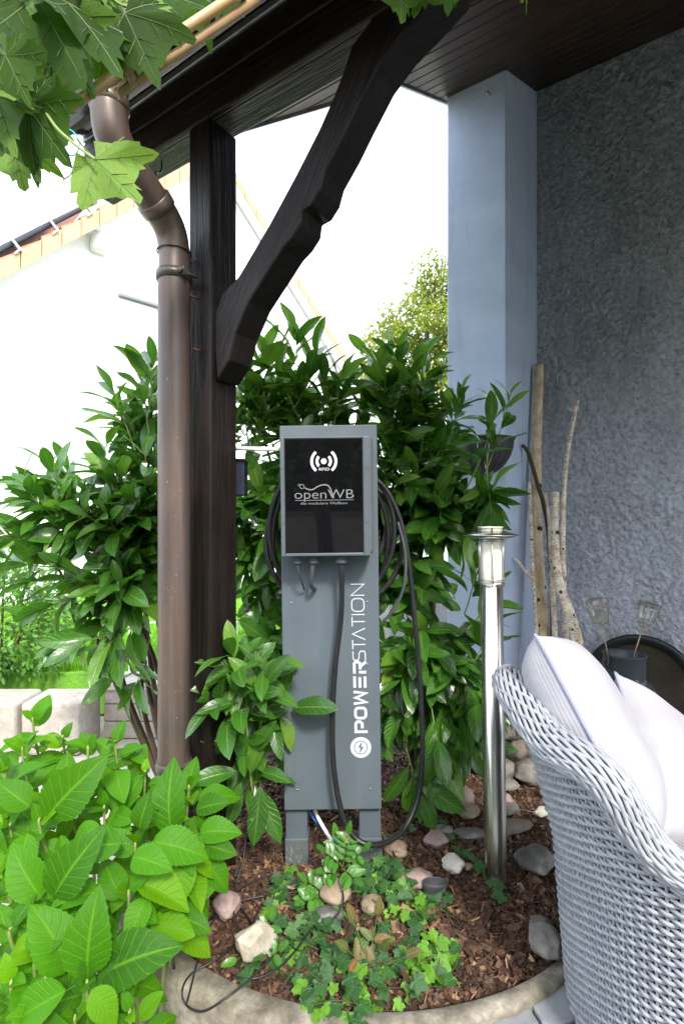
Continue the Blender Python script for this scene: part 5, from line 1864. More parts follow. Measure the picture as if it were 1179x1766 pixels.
# ================================================================== PLANTS
def spiral_shoot(inst, stems, base, d, L, n, lf, ngeo, gravity=0.25, spread=0.95, r0=0.0032, tipup=True, start=0.25, jit=0.25, giof=0):
    d = Vector(d).normalized()
    pts = []
    p = Vector(base); dd = d.copy()
    steps = 6
    for k in range(steps + 1):
        pts.append(p.copy())
        dd = (dd + UP * (0.10 if tipup else -0.08) + Vector((random.gauss(0, .05), random.gauss(0, .05), random.gauss(0, .05)))).normalized()
        p = p + dd * L / steps
    stems.append((pts, r0))
    ph = random.random() * 6.28
    for k in range(n):
        t = start + (1 - start) * (k + 0.5) / n
        i = min(int(t * steps), steps - 1)
        q = pts[i].lerp(pts[i + 1], t * steps - i)
        ax = (pts[i + 1] - pts[i]).normalized()
        x = ax.orthogonal().normalized(); y = ax.cross(x)
        a = ph + k * 2.4
        side = x * math.cos(a) + y * math.sin(a)
        sp = spread * (1.25 - 0.85 * t)
        ld = (ax * math.cos(sp) + side * math.sin(sp))
        ld = (ld - UP * gravity * random.uniform(.4, 1.3)).normalized()
        ld = jitter_dir(ld, jit * .5)
        nz = (ax * 0.9 + UP * 0.6 - side * 0.2)
        nz = jitter_dir(nz, jit)
        s_ = 1.12 * lf * random.uniform(0.62, 1.12) * (0.62 + 0.38 * math.sin(math.pi * min(1, (1.1 - t) * 1.2)) if t > .6 else 1.0)
        M_ = frame(q, ld, nz) @ Matrix.Scale(s_, 4)
        inst.append((giof + random.randrange(ngeo), M_, s_))

def stems_mesh(name, stems, mat, parent, seg=5):
    mb = MB()
    for pts, r in stems:
        n = len(pts)
        mb.tube(pts, [r * (1 - 0.6 * i / (n - 1)) for i in range(n)], seg, caps=False)
    o = mb.build(name, mat, parent)
    if len(stems) > 3: o['kind'] = 'stuff'
    return o

LAUR = [pinnate(1.0, random.uniform(.34, .44), 10, 4, random.uniform(.15, .5), random.uniform(-.05, .4), random.uniform(.006, .028), 0, .10, .52, .72, seed=k, twist=random.uniform(-.4, .4)) for k in range(10)]

def ell_shoots(inst, stems, root, vols, ngeo):
    for (c, r, n, pref, lf, shell, L, nl, grav) in vols:
        c = Vector(c)
        for k in range(n):
            v = Vector((random.gauss(0, 1), random.gauss(0, 1), random.gauss(0, 1))).normalized()
            if v.y > 0.2: v.y *= -0.6
            rr = random.uniform(shell, 1.0) * (1 + .45 * noise.noise(v * 1.7 + c))
            p = c + Vector((v.x * r[0], v.y * r[1], v.z * r[2])) * rr
            d = (v * 0.8 + Vector(pref)).normalized()
            spiral_shoot(inst, stems, p - d * L * .5, jitter_dir(d, .25), L * random.uniform(.7, 1.25), nl, lf, ngeo, grav, jit=.32)

YOUNG = [0]
def laurel_foliage(parent, inst, ztop, prob=.55):
    y, o = [], []
    for t_ in inst:
        z = t_[1].translation.z
        pr = prob if z > ztop else (.10 if z > ztop - .3 else .03)
        (y if random.random() < pr else o).append(t_)
    foliage(parent, LAUR, [M['laurel'], M['laurel_stem']], o, 210)
    if y: foliage(parent, LAUR, [M['laurel_young'], M['laurel_stem']], y, 90, 'leaf', 'pale_foliage')

def limbs(root, ends, r0, mat, parent, name='branch'):
    mb = MB()
    for e in ends:
        m_ = root.lerp(e, .5) + Vector((random.uniform(-.1, .1), random.uniform(-.08, .08), random.uniform(.0, .15)))
        path = catmull([root, m_, e], 7)
        mb.tube(path, [r0 * (1 - .75 * i / (len(path) - 1)) for i in range(len(path))], 7)
    return mb.build(name, mat, parent)

# --- left laurel
lt = thing('laurel_shrub', 'glossy laurel left of the downpipe with branches reaching out left', 'shrub', (-0.72, 2.35, -0.3), 'laurel shrubs behind the bed')
inst, stems = [], []
vols = [
 (P(268, 930, 2.20), (.20, .22, .40), 30, (-.3, -.3, .5), .148, .2, .24, 9, .25),
 (P(262, 770, 2.25), (.08, .14, .26), 10, (-.2, -.1, 1.0), .135, .2, .24, 9, .15),
 (P(195, 920, 2.15), (.22, .20, .22), 24, (-.7, -.4, .35), .140, .2, .26, 8, .3),
 (P(110, 900, 2.10), (.14, .16, .14), 8, (-.9, -.3, .45), .140, .2, .26, 8, .25),
 (P(235, 1050, 2.10), (.12, .20, .14), 9, (-.3, -.4, -.25), .150, .2, .24, 8, .55),
]
ell_shoots(inst, stems, None, vols, 10)
for (px, py, d) in ((60, 890, (-1, -.2, .1)), (70, 940, (-1, -.3, -.1)), (45, 985, (-1, -.2, -.1)), (85, 830, (-.6, -.2, .9)), (205, 700, (-.3, -.2, 1)), (160, 790, (-.5, -.1, .9)), (262, 640, (.1, 0, 1)), (232, 670, (-.3, -.1, 1)),
                    (110, 1060, (-.7, -.3, -.7)), (160, 1100, (-.5, -.3, -.8)), (215, 1150, (-.3, -.2, -.8)), (245, 1180, (-.1, -.2, -1)), (90, 1030, (-.8, -.3, -.4))):
    dd = Vector(d).normalized()
    spiral_shoot(inst, stems, P(px, py, 2.05) - dd * .18, dd, .24, 9, .135, 10, .2)
print('laurel left', len(inst))
laurel_foliage(lt, inst, 1.30, .5)
stems_mesh('stem', stems, M['laurel_stem'], lt)
root = Vector((-0.72, 2.35, -0.3))
limbs(root, [P(262, 700, 2.2), P(190, 800, 2.2), P(130, 880, 2.1), P(90, 960, 2.05), P(130, 1040, 2.05), P(240, 900, 2.15), P(300, 800, 2.3), P(190, 1080, 2.05), P(255, 1100, 2.1)], .016, M['twig'], lt)

# --- middle laurel behind the pedestal
ct = thing('laurel_shrub', 'tall glossy laurel directly behind the charging pedestal', 'shrub', (-0.05, 2.25, -0.1), 'laurel shrubs behind the bed')
inst, stems = [], []
vols = [
 (P(470, 920, 2.15), (.28, .20, .38), 34, (-.1, -.5, .3), .150, .3, .22, 9, .45),
 (P(520, 735, 2.25), (.30, .18, .13), 24, (0, -.2, 1.0), .140, .1, .24, 9, .12),
 (P(430, 740, 2.15), (.10, .14, .14), 8, (-.2, -.2, 1.0), .135, .1, .22, 9, .15),
 (P(470, 1150, 2.0), (.20, .14, .30), 20, (-.1, -.6, -.2), .148, .2, .20, 9, .65),
 (P(600, 1000, 2.2), (.40, .16, .60), 26, (0, -.5, .0), .130, .3, .20, 9, .5),
]
ell_shoots(inst, stems, None, vols, 10)
for (px, py, d) in ((512, 620, (.05, -.1, 1)), (480, 650, (-.5, -.1, 1)), (540, 650, (.5, -.1, .8)), (560, 690, (.2, -.2, 1)), (445, 660, (-.3, 0, 1)), (590, 690, (.3, -.2, 1)), (420, 690, (-.4, 0, .9))):
    dd = Vector(d).normalized()
    spiral_shoot(inst, stems, P(px, py, 2.1) - dd * .15, dd, .24, 9, .150, 10, .1)
print('laurel mid', len(inst))
laurel_foliage(ct, inst, 1.48, .6)
stems_mesh('stem', stems, M['laurel_stem'], ct)
root = Vector((-0.05, 2.25, -0.1))
limbs(root, [P(512, 640, 2.15), P(440, 700, 2.2), P(460, 850, 2.1), P(600, 720, 2.2), P(450, 1050, 2.0), P(430, 1150, 1.9), P(560, 780, 2.2)], .015, M['twig'], ct)

# --- right laurel reaching over the wing wall
rt = thing('laurel_shrub', 'dense laurel between pedestal and wing wall, sprigs reaching over the planter', 'shrub', (0.32, 2.15, -0.05), 'laurel shrubs behind the bed')
inst, stems = [], []
vols = [
 (P(700, 850, 2.15), (.20, .20, .28), 30, (.1, -.6, .2), .150, .3, .22, 9, .5),
 (P(690, 730, 2.25), (.18, .16, .16), 20, (.1, -.2, 1.0), .135, .1, .24, 9, .15),
 (P(735, 900, 2.10), (.16, .16, .22), 18, (.5, -.5, -.1), .152, .2, .22, 9, .6),
 (P(710, 1180, 1.98), (.17, .14, .30), 26, (.15, -.6, -.4), .152, .2, .20, 9, .75),
 (P(790, 1170, 1.95), (.06, .10, .14), 4, (.3, -.4, -.2), .130, .2, .20, 8, .5),
 (P(680, 1010, 2.1), (.10, .14, .2), 10, (0, -.6, -.3), .130, .2, .20, 9, .6),
]
ell_shoots(inst, stems, None, vols, 10)
SPR = [((760, 790), (810, 690), 1.95, .11), ((800, 850), (875, 735), 1.90, .12), ((830, 830), (905, 700), 1.92, .11), ((770, 900), (850, 860), 1.9, .13), ((760, 760), (800, 720), 2.0, .12),
       ((800, 1090), (865, 1040), 1.80, .135), ((790, 1180), (850, 1100), 1.80, .13), ((800, 1060), (830, 990), 1.85, .13), ((790, 1150), (800, 1240), 1.85, .13), ((720, 700), (735, 620), 2.15, .14), ((690, 690), (680, 610), 2.15, .14), ((650, 700), (655, 640), 2.2, .14), ((700, 1290), (712, 1360), 1.74, .15), ((770, 1250), (790, 1290), 1.8, .15), ((740, 1200), (755, 1290), 1.78, .14), ((840, 780), (840, 880), 1.88, .12)]
for (a, b, Y, lf) in SPR:
    pa, pb = P(a[0], a[1], Y + .06), P(b[0], b[1], Y)
    spiral_shoot(inst, stems, pa, pb - pa, (pb - pa).length * 1.1, 9, lf, 10, .18 if b[1] < a[1] else .5, start=.3)
print('laurel right', len(inst))
laurel_foliage(rt, inst, 1.42, .5)
stems_mesh('stem', stems, M['laurel_stem'], rt)
root = Vector((0.32, 2.15, -0.05))
limbs(root, [P(700, 650, 2.2), P(660, 720, 2.2), P(770, 780, 2.05), P(800, 840, 2.0), P(740, 950, 2.05), P(800, 1080, 1.9), P(800, 1170, 1.88), P(720, 1250, 1.85)], .015, M['twig'], rt)

# --- small laurel in front of the post
ft = thing('young_laurel', 'young laurel with large shiny leaves between timber post and pedestal', 'shrub', (-0.30, 1.72, -0.03))
inst, stems = [], []
FR = [((470, 1215), [((497, 1222), (566, 1215)), ((505, 1225), (440, 1232)), ((470, 1210), (425, 1160)), ((472, 1210), (460, 1150)), ((475, 1215), (495, 1165)), ((480, 1225), (508, 1285)), ((470, 1235), (480, 1300)), ((468, 1240), (425, 1320))]),
      ((405, 1210), [((428, 1215), (375, 1300)), ((405, 1190), (392, 1185)), ((420, 1200), (470, 1190))]),
      ((420, 1330), [((415, 1330), (338, 1340)), ((420, 1340), (395, 1420)), ((435, 1345), (480, 1440)), ((440, 1330), (487, 1335)), ((450, 1345), (440, 1450)), ((430, 1320), (410, 1270)), ((440, 1300), (470, 1250))]),
      ((450, 1180), [((445, 1190), (410, 1140)), ((455, 1185), (480, 1140)), ((450, 1195), (500, 1200))])]
for c, lv in FR:
    for a, b in lv:
        Y = random.uniform(1.50, 1.58)
        pa = P(a[0], a[1], Y + .03); pb = P(b[0], b[1], Y - random.uniform(0, .05))
        L = (pb - pa).length * 1.02
        n_ = (Vector((0, -.75, .75)) + Vector((random.uniform(-.3, .3), 0, 0)))
        inst.append((random.randrange(10), frame(pa, pb - pa, n_) @ Matrix.Scale(L, 4), L))
for k in range(9):
    c = P(random.uniform(400, 470), random.uniform(1160, 1400), random.uniform(1.62, 1.75))
    spiral_shoot(inst, stems, c, (random.uniform(-.5, .5), -.6, .3), .16, 8, .12, 10, .5)
foliage(ft, LAUR, [M['laurel'], M['laurel_stem']], inst, 300)
for pts in ([(-0.30, 1.72, -.03), P(440, 1400, 1.62), P(432, 1330, 1.58), P(450, 1250, 1.58), P(470, 1215, 1.56), P(500, 1222, 1.54)], [P(432, 1330, 1.58), P(425, 1250, 1.58), P(425, 1205, 1.57)], [P(450, 1250, 1.58), P(452, 1200, 1.58), P(452, 1180, 1.58)]):
    stems.append((catmull(pts, 4), .0045))
stems_mesh('stem', stems, M['laurel_stem'], ft)

# --- hydrangea in the left foreground
HYD = [pinnate(1.0, random.uniform(.58, .72), 26, 6, random.uniform(.10, .80), random.uniform(.0, .7), random.uniform(.010, .036), .035, .16, .42, .80, seed=40 + k, twist=random.uniform(-.2, .2), pucker=.0018, nvein=8) for k in range(8)]
hy = thing('hydrangea_bush', 'bright green hydrangea bush with toothed leaves in the left foreground', 'shrub', (-0.75, 1.25, -0.36))
inst, stems = [], []
RO = [(234, 1452, 1.16, .135), (152, 1289, 1.34, .135), (70, 1412, 1.18, .135), (150, 1690, .93, .125), (275, 1400, 1.28, .125), (58, 1240, 1.42, .13), (325, 1355, 1.36, .125), (98, 1560, 1.05, .13), (215, 1640, .99, .12), (222, 1535, 1.08, .13),
      (20, 1690, .92, .12), (290, 1560, 1.12, .12), (352, 1430, 1.28, .12), (10, 1330, 1.25, .13), (8, 1500, 1.08, .13), (110, 1480, 1.15, .12), (180, 1390, 1.25, .12), (300, 1480, 1.2, .12), (60, 1650, .95, .12), (225, 1740, .93, .10), (150, 1600, 1.05, .12), (200, 1280, 1.38, .12), (250, 1330, 1.36, .11), (20, 1600, 1.0, .12), (110, 1340, 1.3, .12), (20, 1420, 1.2, .12), (40, 1290, 1.38, .12), (110, 1270, 1.42, .11), (60, 1750, .88, .12), (130, 1750, .9, .11)]
for (px, py, Y, lf) in RO:
    c = P(px, py, Y)
    b0_ = Vector((c.x * .85 - .12, c.y + .08, -.36))
    mid = b0_.lerp(c, .6) + Vector((random.uniform(-.03, .03), .04, 0))
    stems.append((catmull([b0_, mid, c + Vector((0, .0, -.03)), c], 5), .0055))
    axv = jitter_dir(Vector((0.1, -.35, 1)), .16)
    ph = random.random() * 6.28
    x = axv.orthogonal().normalized(); y = axv.cross(x)
    lay = [(2, .45, .55), (2, .85, .85), (2, 1.15, 1.0), (2, 1.45, 1.0)]
    for li_, (n_, ang_, sc_) in enumerate(lay):
        for q in range(n_):
            a = ph + li_ * 1.57 + q * math.pi + random.uniform(-.25, .25)
            sd = x * math.cos(a) + y * math.sin(a)
            if li_ < 2:
                # the leaves that face the camera hang a little towards it
                pass
            ld = axv * math.cos(ang_) + sd * math.sin(ang_)
            ld = jitter_dir(ld - UP * .12 * li_, .1)
            nz = jitter_dir(axv * .9 - sd * .25 + Vector((0, -.35, .2)), .15)
            s_ = lf * sc_ * random.uniform(.55, .86)
            inst.append((random.randrange(8), frame(c - axv * (.012 + .035 * li_), ld, nz) @ Matrix.Scale(s_, 4), s_))
for k in range(150):
    Y = random.uniform(1.0, 1.5)
    px = random.uniform(-80, 330); lo = 1300 if px > 250 else 1240
    py = random.uniform(lo + (1.45 - Y) * 420, 1790)
    c = P(px, py, Y + .08)
    if py > 1560 and px > 235: continue
    if c.z < -.3 or (Vector((c.x, c.y, 0)) - BC).length < BR + .06 and c.z < .12: continue
    d = Vector((random.gauss(0, .6), -abs(random.gauss(0, .5)) - .1, random.gauss(-.05, .35)))
    s_ = random.uniform(.07, .11)
    inst.append((random.randrange(8), frame(c, d, jitter_dir((0, -.5, 1), .3)) @ Matrix.Scale(s_, 4), s_))
# leaves that overlap the ring and post, placed where they hang
for (a, b, Y) in (((300, 1450), (275, 1350), 1.22), ((335, 1440), (400, 1425), 1.22), ((345, 1455), (402, 1470), 1.2), ((345, 1480), (395, 1530), 1.2), ((335, 1500), (345, 1560), 1.2), ((330, 1400), (385, 1380), 1.28),
                  ((250, 1590), (330, 1610), 1.08), ((180, 1420), (120, 1450), 1.14), ((240, 1440), (245, 1385), 1.12), ((250, 1450), (345, 1465), 1.10), ((225, 1455), (120, 1458), 1.10), ((225, 1520), (320, 1545), 1.08), ((150, 1700), (150, 1580), .92), ((160, 1690), (270, 1625), .95), ((130, 1690), (75, 1580), .94), ((150, 1700), (200, 1760), .88), ((130, 1700), (20, 1760), .86), ((70, 1420), (150, 1330), 1.16), ((60, 1400), (0, 1350), 1.16), ((85, 1560), (140, 1460), 1.03), ((80, 1560), (20, 1480), 1.03)):
    pa = P(a[0], a[1], Y + .02); pb = P(b[0], b[1], Y)
    L = (pb - pa).length * .92
    inst.append((random.randrange(8), frame(pa, pb - pa, jitter_dir((0.05, -.8, .7), .22)) @ Matrix.Scale(L, 4), L))
print('hydrangea', len(inst))
foliage(hy, HYD, [M['hydr'], M['hydr_stem']], inst, 420 if False else 300)
stems_mesh('stem', stems, M['hydr_stem'], hy, 7)

# --- plane tree branch hanging in from the top left
PLG = [palmate(1.0, [(-98, .55), (-50, .84), (0, 1.0), (50, .84), (98, .55)], .66, True, seed=k, cup=random.uniform(-.30, .45), wob=random.uniform(.04, .10), pet=.35) for k in range(8)]
pl = thing('plane_tree_branch', 'plane tree branch with large lobed leaves hanging in at the top left', 'branch', P(40, -120, .95))
PL = [((165, 275), (228, 335), .80, 0.118, 1), ((118, 5), (200, 95), .86, .17, 0), ((215, 22), (268, 135), .90, .15, 0), ((60, -5), (118, 85), .84, .17, 0), ((-10, 25), (45, 120), .86, .16, 1), ((100, 40), (148, 150), .90, .16, 1),
      ((10, 95), (62, 205), .80, .13, 0), ((60, 120), (105, 190), .95, .12, 1), ((-20, 130), (45, 178), .82, .13, 1), ((-5, 165), (22, 262), .84, .13, 1), ((50, 185), (118, 285), .84, .13, 0), ((35, 205), (62, 305), .88, .13, 1),
      ((255, -25), (310, 50), 1.0, .14, 0), ((320, -30), (300, 60), 1.05, .13, 0), ((385, -20), (372, 40), 1.05, .09, 0), ((160, -40), (175, 60), .95, .17, 0), ((30, -40), (20, 60), .95, .17, 0), ((200, -40), (235, 50), .92, .16, 1), ((90, 60), (60, 140), 1.0, .15, 1), ((130, 60), (190, 150), .98, .15, 0), ((-20, 60), (0, 150), .95, .16, 0), ((20, 240), (40, 320), .95, .12, 1), ((180, 40), (150, 130), 1.05, .14, 0), ((0, 40), (60, 70), 1.02, .16, 1)]
ml = {0: M['plane'], 1: M['yleaf']}
meshes = {q: [mesh_of('leaf', g, [ml[q], M['plane_vein']]) for g in PLG] for q in (0, 1)}
def hang(lst, parent, meshes):
    for k, (a, b, Y, s_, q) in enumerate(lst):
        pa = P(a[0], a[1], Y + .02); pb = P(b[0], b[1], Y)
        nz = jitter_dir((0.15, -1.0, -.25), .38) if k else Vector((.1, -1, .1))
        if k: s_ *= random.uniform(.78, 1.08)
        m_ = frame(pa, pb - pa, nz) @ Matrix.Scale(s_, 4)
        o = place('leaf', meshes[q][k % 8], parent, m_)
        if k == 0: o['label'] = 'yellow green leaf hanging alone beside the downpipe bend'
hang(PL, pl, meshes)
mb = MB()
for pts in ([P(40, -150, .95), P(60, -40, .92), P(90, 60, .90), P(70, 160, .88), P(90, 210, .84), P(125, 245, .82), P(165, 275, .80)], [P(60, -40, .92), P(10, 60, .9), (P(0, 170, .88)), P(40, 205, .88)], [P(40, -150, .95), P(150, -50, .95), P(215, 10, .92), P(260, -20, 1.0)], [P(70, 160, .88), P(20, 200, .86), P(5, 235, .88)]):
    mb.tube(catmull(pts, 6), .0024, 6)
mb.build('twig', M['hydr_stem'], pl)
p2 = thing('plane_tree_sprig', 'small plane tree sprig with few leaves at the top middle edge', 'branch', P(720, -120, 1.0))
hang([((690, -50), (692, 52), 1.0, .12, 0), ((745, -55), (715, 25), 1.02, .11, 0), ((775, -60), (772, 20), 1.0, .11, 0), ((905, -55), (908, 6), 1.05, .09, 1), ((700, -40), (660, 20), 1.05, .06, 0)], p2, meshes)
mb = MB(); mb.tube(catmull([P(720, -150, 1.0), P(700, -60, 1.0), P(690, -50, 1.0)], 5), .002, 6); mb.tube(catmull([P(720, -150, 1.0), P(800, -90, 1.02), P(905, -55, 1.05)], 5), .002, 6)
mb.build('twig', M['hydr_stem'], p2)

# bamboo canes with their wire tie and turquoise string
bc_ = thing('bamboo_cane', 'pale bamboo cane crossing in front of the gutter and downpipe', 'cane', P(86, 205, .90))
ba, bb = P(86, 205, .90), P(420, -18, 1.02)
mb = MB()
path = [ba.lerp(bb, t / 24) for t in range(25)]
rr = [.0095 + (.0014 if t in (7, 15, 23) else 0) for t in range(25)]
mb.tube(path, rr, 14); mb.build('cane', M['bamboo'], bc_)
mb = MB(); dn = Vector((.006, .018, -.012))
mb.tube([ba.lerp(bb, .28) + dn, ba.lerp(bb, 1.05) + dn], .0085, 12); mb.build('split_cane', M['bamboo_in'], bc_)
mb = MB()
for k in range(5):
    c = ba.lerp(bb, .335 + k * .005) + dn * .4
    axv = (bb - ba).normalized(); x = axv.orthogonal().normalized(); y = axv.cross(x)
    mb.tube([c + (x * math.cos(a) + y * math.sin(a)) * .018 + axv * .001 * k for a in [q / 16 * 6.283 for q in range(16)]], .0011, 5, closed=True)
mb.tube(catmull([ba.lerp(bb, .34), ba.lerp(bb, .345) + Vector((.01, -.005, -.02)), ba.lerp(bb, .33) + Vector((.0, -.008, -.035)), ba.lerp(bb, .30) + Vector((.01, -.004, -.045))], 5), .0009, 5)
mb.build('wire_tie', M['wire'], bc_)
mb = MB()
mb.tube(catmull([P(84, 200, .885), P(95, 212, .885), P(108, 218, .885), P(125, 226, .885), P(137, 243, .885), P(133, 262, .885), P(122, 268, .88), P(112, 255, .88), P(108, 235, .885), P(100, 216, .885)], 6), .0012, 6)
mb.tube(catmull([P(86, 198, .885), P(92, 214, .883), P(102, 214, .883), P(110, 222, .883), P(112, 238, .883)], 5), .0012, 6)
tag(mb.build('turquoise_string', M['string']), 'turquoise string knotted round the bamboo cane end', 'string')

# --- ivy
IVG = [palmate(1.0, [(-104, .55), (-50, .78), (0, 1.0), (50, .78), (104, .55)], .80, False, seed=60 + k, cup=random.uniform(0, .2), wob=.03, pet=.5) for k in range(6)]
def ivy(label, patches, vines=(), limit=300, group='ivy growing in the bark mulch'):
    inst, stems = [], []
    cx0 = G(patches[0][0], patches[0][1]) if patches else G(*vines[0][0])
    t_ = thing('ivy', label, 'ivy', (cx0.x, cx0.y, 0), group)
    iy = []
    for (px, py, rx, ry, n, young, hi) in patches:
        for k in range(n):
            a = random.random() * 6.28; r = math.sqrt(random.random())
            x = px + rx * r * math.cos(a); y = py + ry * r * math.sin(a)
            h = random.uniform(.005, hi)
            g = G(x, y, 0); 
            g.z = (bedz(g.x, g.y) if (g.xy - BC.xy).length < BR else -.02) + h
            s_ = random.uniform(.022, .036)
            m_ = frame(g, (random.gauss(0, 1), random.gauss(-.8, .7), random.gauss(-.1, .3)), jitter_dir((0, -.45, 1), .28)) @ Matrix.Scale(s_, 4)
            (iy if random.random() < young else inst).append((random.randrange(6), m_, s_))  # share of leaves given the light-painted tone
        for k in range(max(1, n // 14)):
            a = G(px + random.uniform(-rx, rx), py + random.uniform(-ry, ry), .012); b = G(px + random.uniform(-rx, rx), py + random.uniform(-ry, ry), .012)
            stems.append((catmull([a, a.lerp(b, .5) + Vector((random.uniform(-.02, .02), 0, .012)), b], 4), .0013))
    for v in vines:
        pts = catmull([G(x, y, .012) for x, y in v], 4)
        stems.append((pts, .0013))
        for i, p in enumerate(pts):
            if i % 2: continue
            s_ = random.uniform(.024, .034)
            m_ = frame(p + UP * random.uniform(.004, .02), (random.gauss(0, 1), random.gauss(-.8, .5), 0), jitter_dir((0, -.4, 1), .25)) @ Matrix.Scale(s_, 4)
            inst.append((random.randrange(6), m_, s_))
    if inst: foliage(t_, IVG, [M['ivy'], M['ivy_vein']], inst, limit - len(iy) if len(iy) < limit else 20, 'leaf')
    if iy: foliage(t_, IVG, [M['ivy_lit'], M['ivy_vein']], iy, 300, 'leaf', 'pale_foliage')  # leaves with front light painted into their colour
    stems_mesh('runner', stems, M['twig'], t_, 5)
ivy('large ivy patch spreading over the front of the bed to the ring', [(500, 1600, 55, 70, 32, .22, .045), (590, 1610, 85, 55, 36, .10, .045), (560, 1690, 90, 50, 30, .30, .045), (670, 1690, 70, 36, 26, .45, .04), (748, 1648, 48, 42, 44, .75, .04), (690, 1640, 60, 36, 16, .35, .04), (575, 1745, 60, 22, 18, .5, .03), (500, 1540, 30, 30, 14, .3, .04)], [[(600, 1700), (620, 1740), (625, 1790)], [(480, 1600), (450, 1660), (430, 1690)], [(560, 1640), (640, 1700), (780, 1700)]])
ivy('dark ivy clump between the pink stone and the pipe stub', [(690, 1535, 35, 30, 26, .1, .05), (640, 1530, 45, 35, 30, .15, .05), (700, 1575, 40, 30, 22, .3, .05), (745, 1570, 30, 18, 12, .5, .03)])
ivy('ivy runner creeping along the foot of the lamp pole', [], [[(755, 1415), (770, 1440), (785, 1470), (800, 1480), (820, 1495), (835, 1505), (845, 1525)], [(858, 1530), (862, 1545), (866, 1558)], [(640, 1445), (690, 1440), (730, 1430), (760, 1440)]])

# mahonia seedlings with spiny glossy leaflets
MAH = [pinnate(1.0, .46, 12, 4, .25, random.uniform(0, .3), .02, .11, .04, .42, .6, seed=80 + k) for k in range(5)]
def pinn(inst, stems, base, tip, n, s_, nz=(0, -.6, .8)):
    base, tip = Vector(base), Vector(tip)
    stems.append(([base, base.lerp(tip, .5) + UP * .004, tip], .0014))
    ax_ = (tip - base).normalized(); nz = Vector(nz)
    sd = ax_.cross(nz).normalized()
    for k in range(n):
        p = base.lerp(tip, .3 + .7 * k / n)
        for q in (-1, 1):
            inst.append((random.randrange(5), frame(p, sd * q + ax_ * .55, jitter_dir(nz, .15)) @ Matrix.Scale(s_ * random.uniform(.8, 1.1), 4), s_))
    inst.append((random.randrange(5), frame(tip, ax_, nz) @ Matrix.Scale(s_ * 1.1, 4), s_))
def seedling(label, fronds, mat, s_, cat='seedling'):
    inst, stems = [], []
    t_ = thing('mahonia_seedling', label, cat, fronds[0][0])
    for a, b, n in fronds: pinn(inst, stems, a, b, n, s_)
    foliage(t_, MAH, [mat, M['laurel_stem']], inst, 300)
    stems_mesh('stem', stems, M['laurel_stem'], t_)
seedling('glossy mahonia seedling just below the pedestal opening', [(P(590, 1500, 1.55), P(600, 1440, 1.52), 4), (P(590, 1495, 1.55), P(560, 1470, 1.50), 3), (P(592, 1500, 1.55), P(625, 1468, 1.5), 3), (P(585, 1510, 1.53), P(560, 1505, 1.48), 2), (P(592, 1500, 1.5), P(610, 1515, 1.45), 3), (P(588, 1495, 1.56), P(580, 1445, 1.55), 3)], M['mahonia'], .040)
seedling('lower mahonia seedling between the ivy and the grey flat stone', [(P(560, 1545, 1.50), P(530, 1520, 1.46), 3), (P(560, 1545, 1.50), P(525, 1555, 1.42), 3), (P(560, 1545, 1.50), P(570, 1525, 1.48), 2)], M['mahonia'], .040)
seedling('holly like seedling with spiny leaves beside the pale stone', [(P(450, 1640, 1.33), P(465, 1590, 1.32), 3), (P(450, 1640, 1.33), P(410, 1655, 1.30), 2), (P(460, 1660, 1.3), P(480, 1640, 1.28), 2)], M['mahonia'], .038)
seedling('reddish leaved mahonia shoot standing in the ivy patch', [(P(640, 1680, 1.29), P(660, 1640, 1.24), 1), (P(640, 1680, 1.29), P(600, 1640, 1.24), 2), (P(640, 1680, 1.29), P(610, 1590, 1.28), 1), (P(640, 1680, 1.29), P(700, 1650, 1.24), 1), (P(640, 1640, 1.3), P(650, 1580, 1.3), 1)], M['redleaf'], .042)

# dead leaf on the slab, yellow leaf in the mulch
def flat_leaf(label, p, s_, mat, nz):
    me = mesh_of('fallen_leaf', PLG[2], [mat, mat])
    o = place('fallen_leaf', me, None, frame(p, (1, .3, 0), nz) @ Matrix.Scale(s_, 4))
    WORLD[o.name] = p.copy(); tag(o, label, 'leaf', 'fallen leaves')
flat_leaf('dead brown leaf lying on the concrete slab', G(390, 1755, -.09) , .055, M['deadleaf'], (.1, -.3, 1))
flat_leaf('small yellow brown leaf under the hydrangea edge', G(320, 1545, .01), .035, M['deadleaf'], (.4, -.5, 1))

# --- small leaved shrub on the rough wall, far left
SM = [pinnate(1.0, .5, 3, 2, .3, .2, 0, 0, .1, .45, .7, seed=90 + k) for k in range(4)]
def bush(name, label, c, r, n, s0, s1, mat, stemn=14):
    t_ = thing(name, label, 'shrub', (c[0], c[1], c[2] - r[2]))
    c = Vector(c); inst = []; stems = []
    for k in range(n):
        v = Vector((random.gauss(0, 1), random.gauss(0, 1), random.gauss(0, 1))).normalized()
        f = random.uniform(.45, 1.0) * (1 + .28 * noise.noise(v * 2.5 + c))
        p = c + Vector((v.x * r[0], v.y * r[1], v.z * r[2])) * f
        inst.append((random.randrange(4), frame(p, jitter_dir(v + Vector((0, 0, .2)), .5), jitter_dir((0, -.3, 1), .4)) @ Matrix.Scale(random.uniform(s0, s1), 4)))
    for k in range(stemn):
        v = Vector((random.gauss(0, 1), random.gauss(0, 1), random.uniform(.0, 1.4))).normalized()
        e = c + Vector((v.x * r[0], v.y * r[1], v.z * r[2])) * .95
        b_ = c - UP * r[2]
        stems.append((catmull([b_, b_.lerp(e, .5) + UP * .1, e], 5), .006))
    o = joined('foliage', SM, [mat, M['laurel_stem']], inst, t_); o['kind'] = 'stuff'
    stems_mesh('stem', stems, M['twig'], t_)
bush('flowering_shrub', 'light green small leaved shrub above the rough stone wall, far left', (-2.45, 3.75, .40), (.55, .40, .48), 4200, .035, .06, M['shrub'])

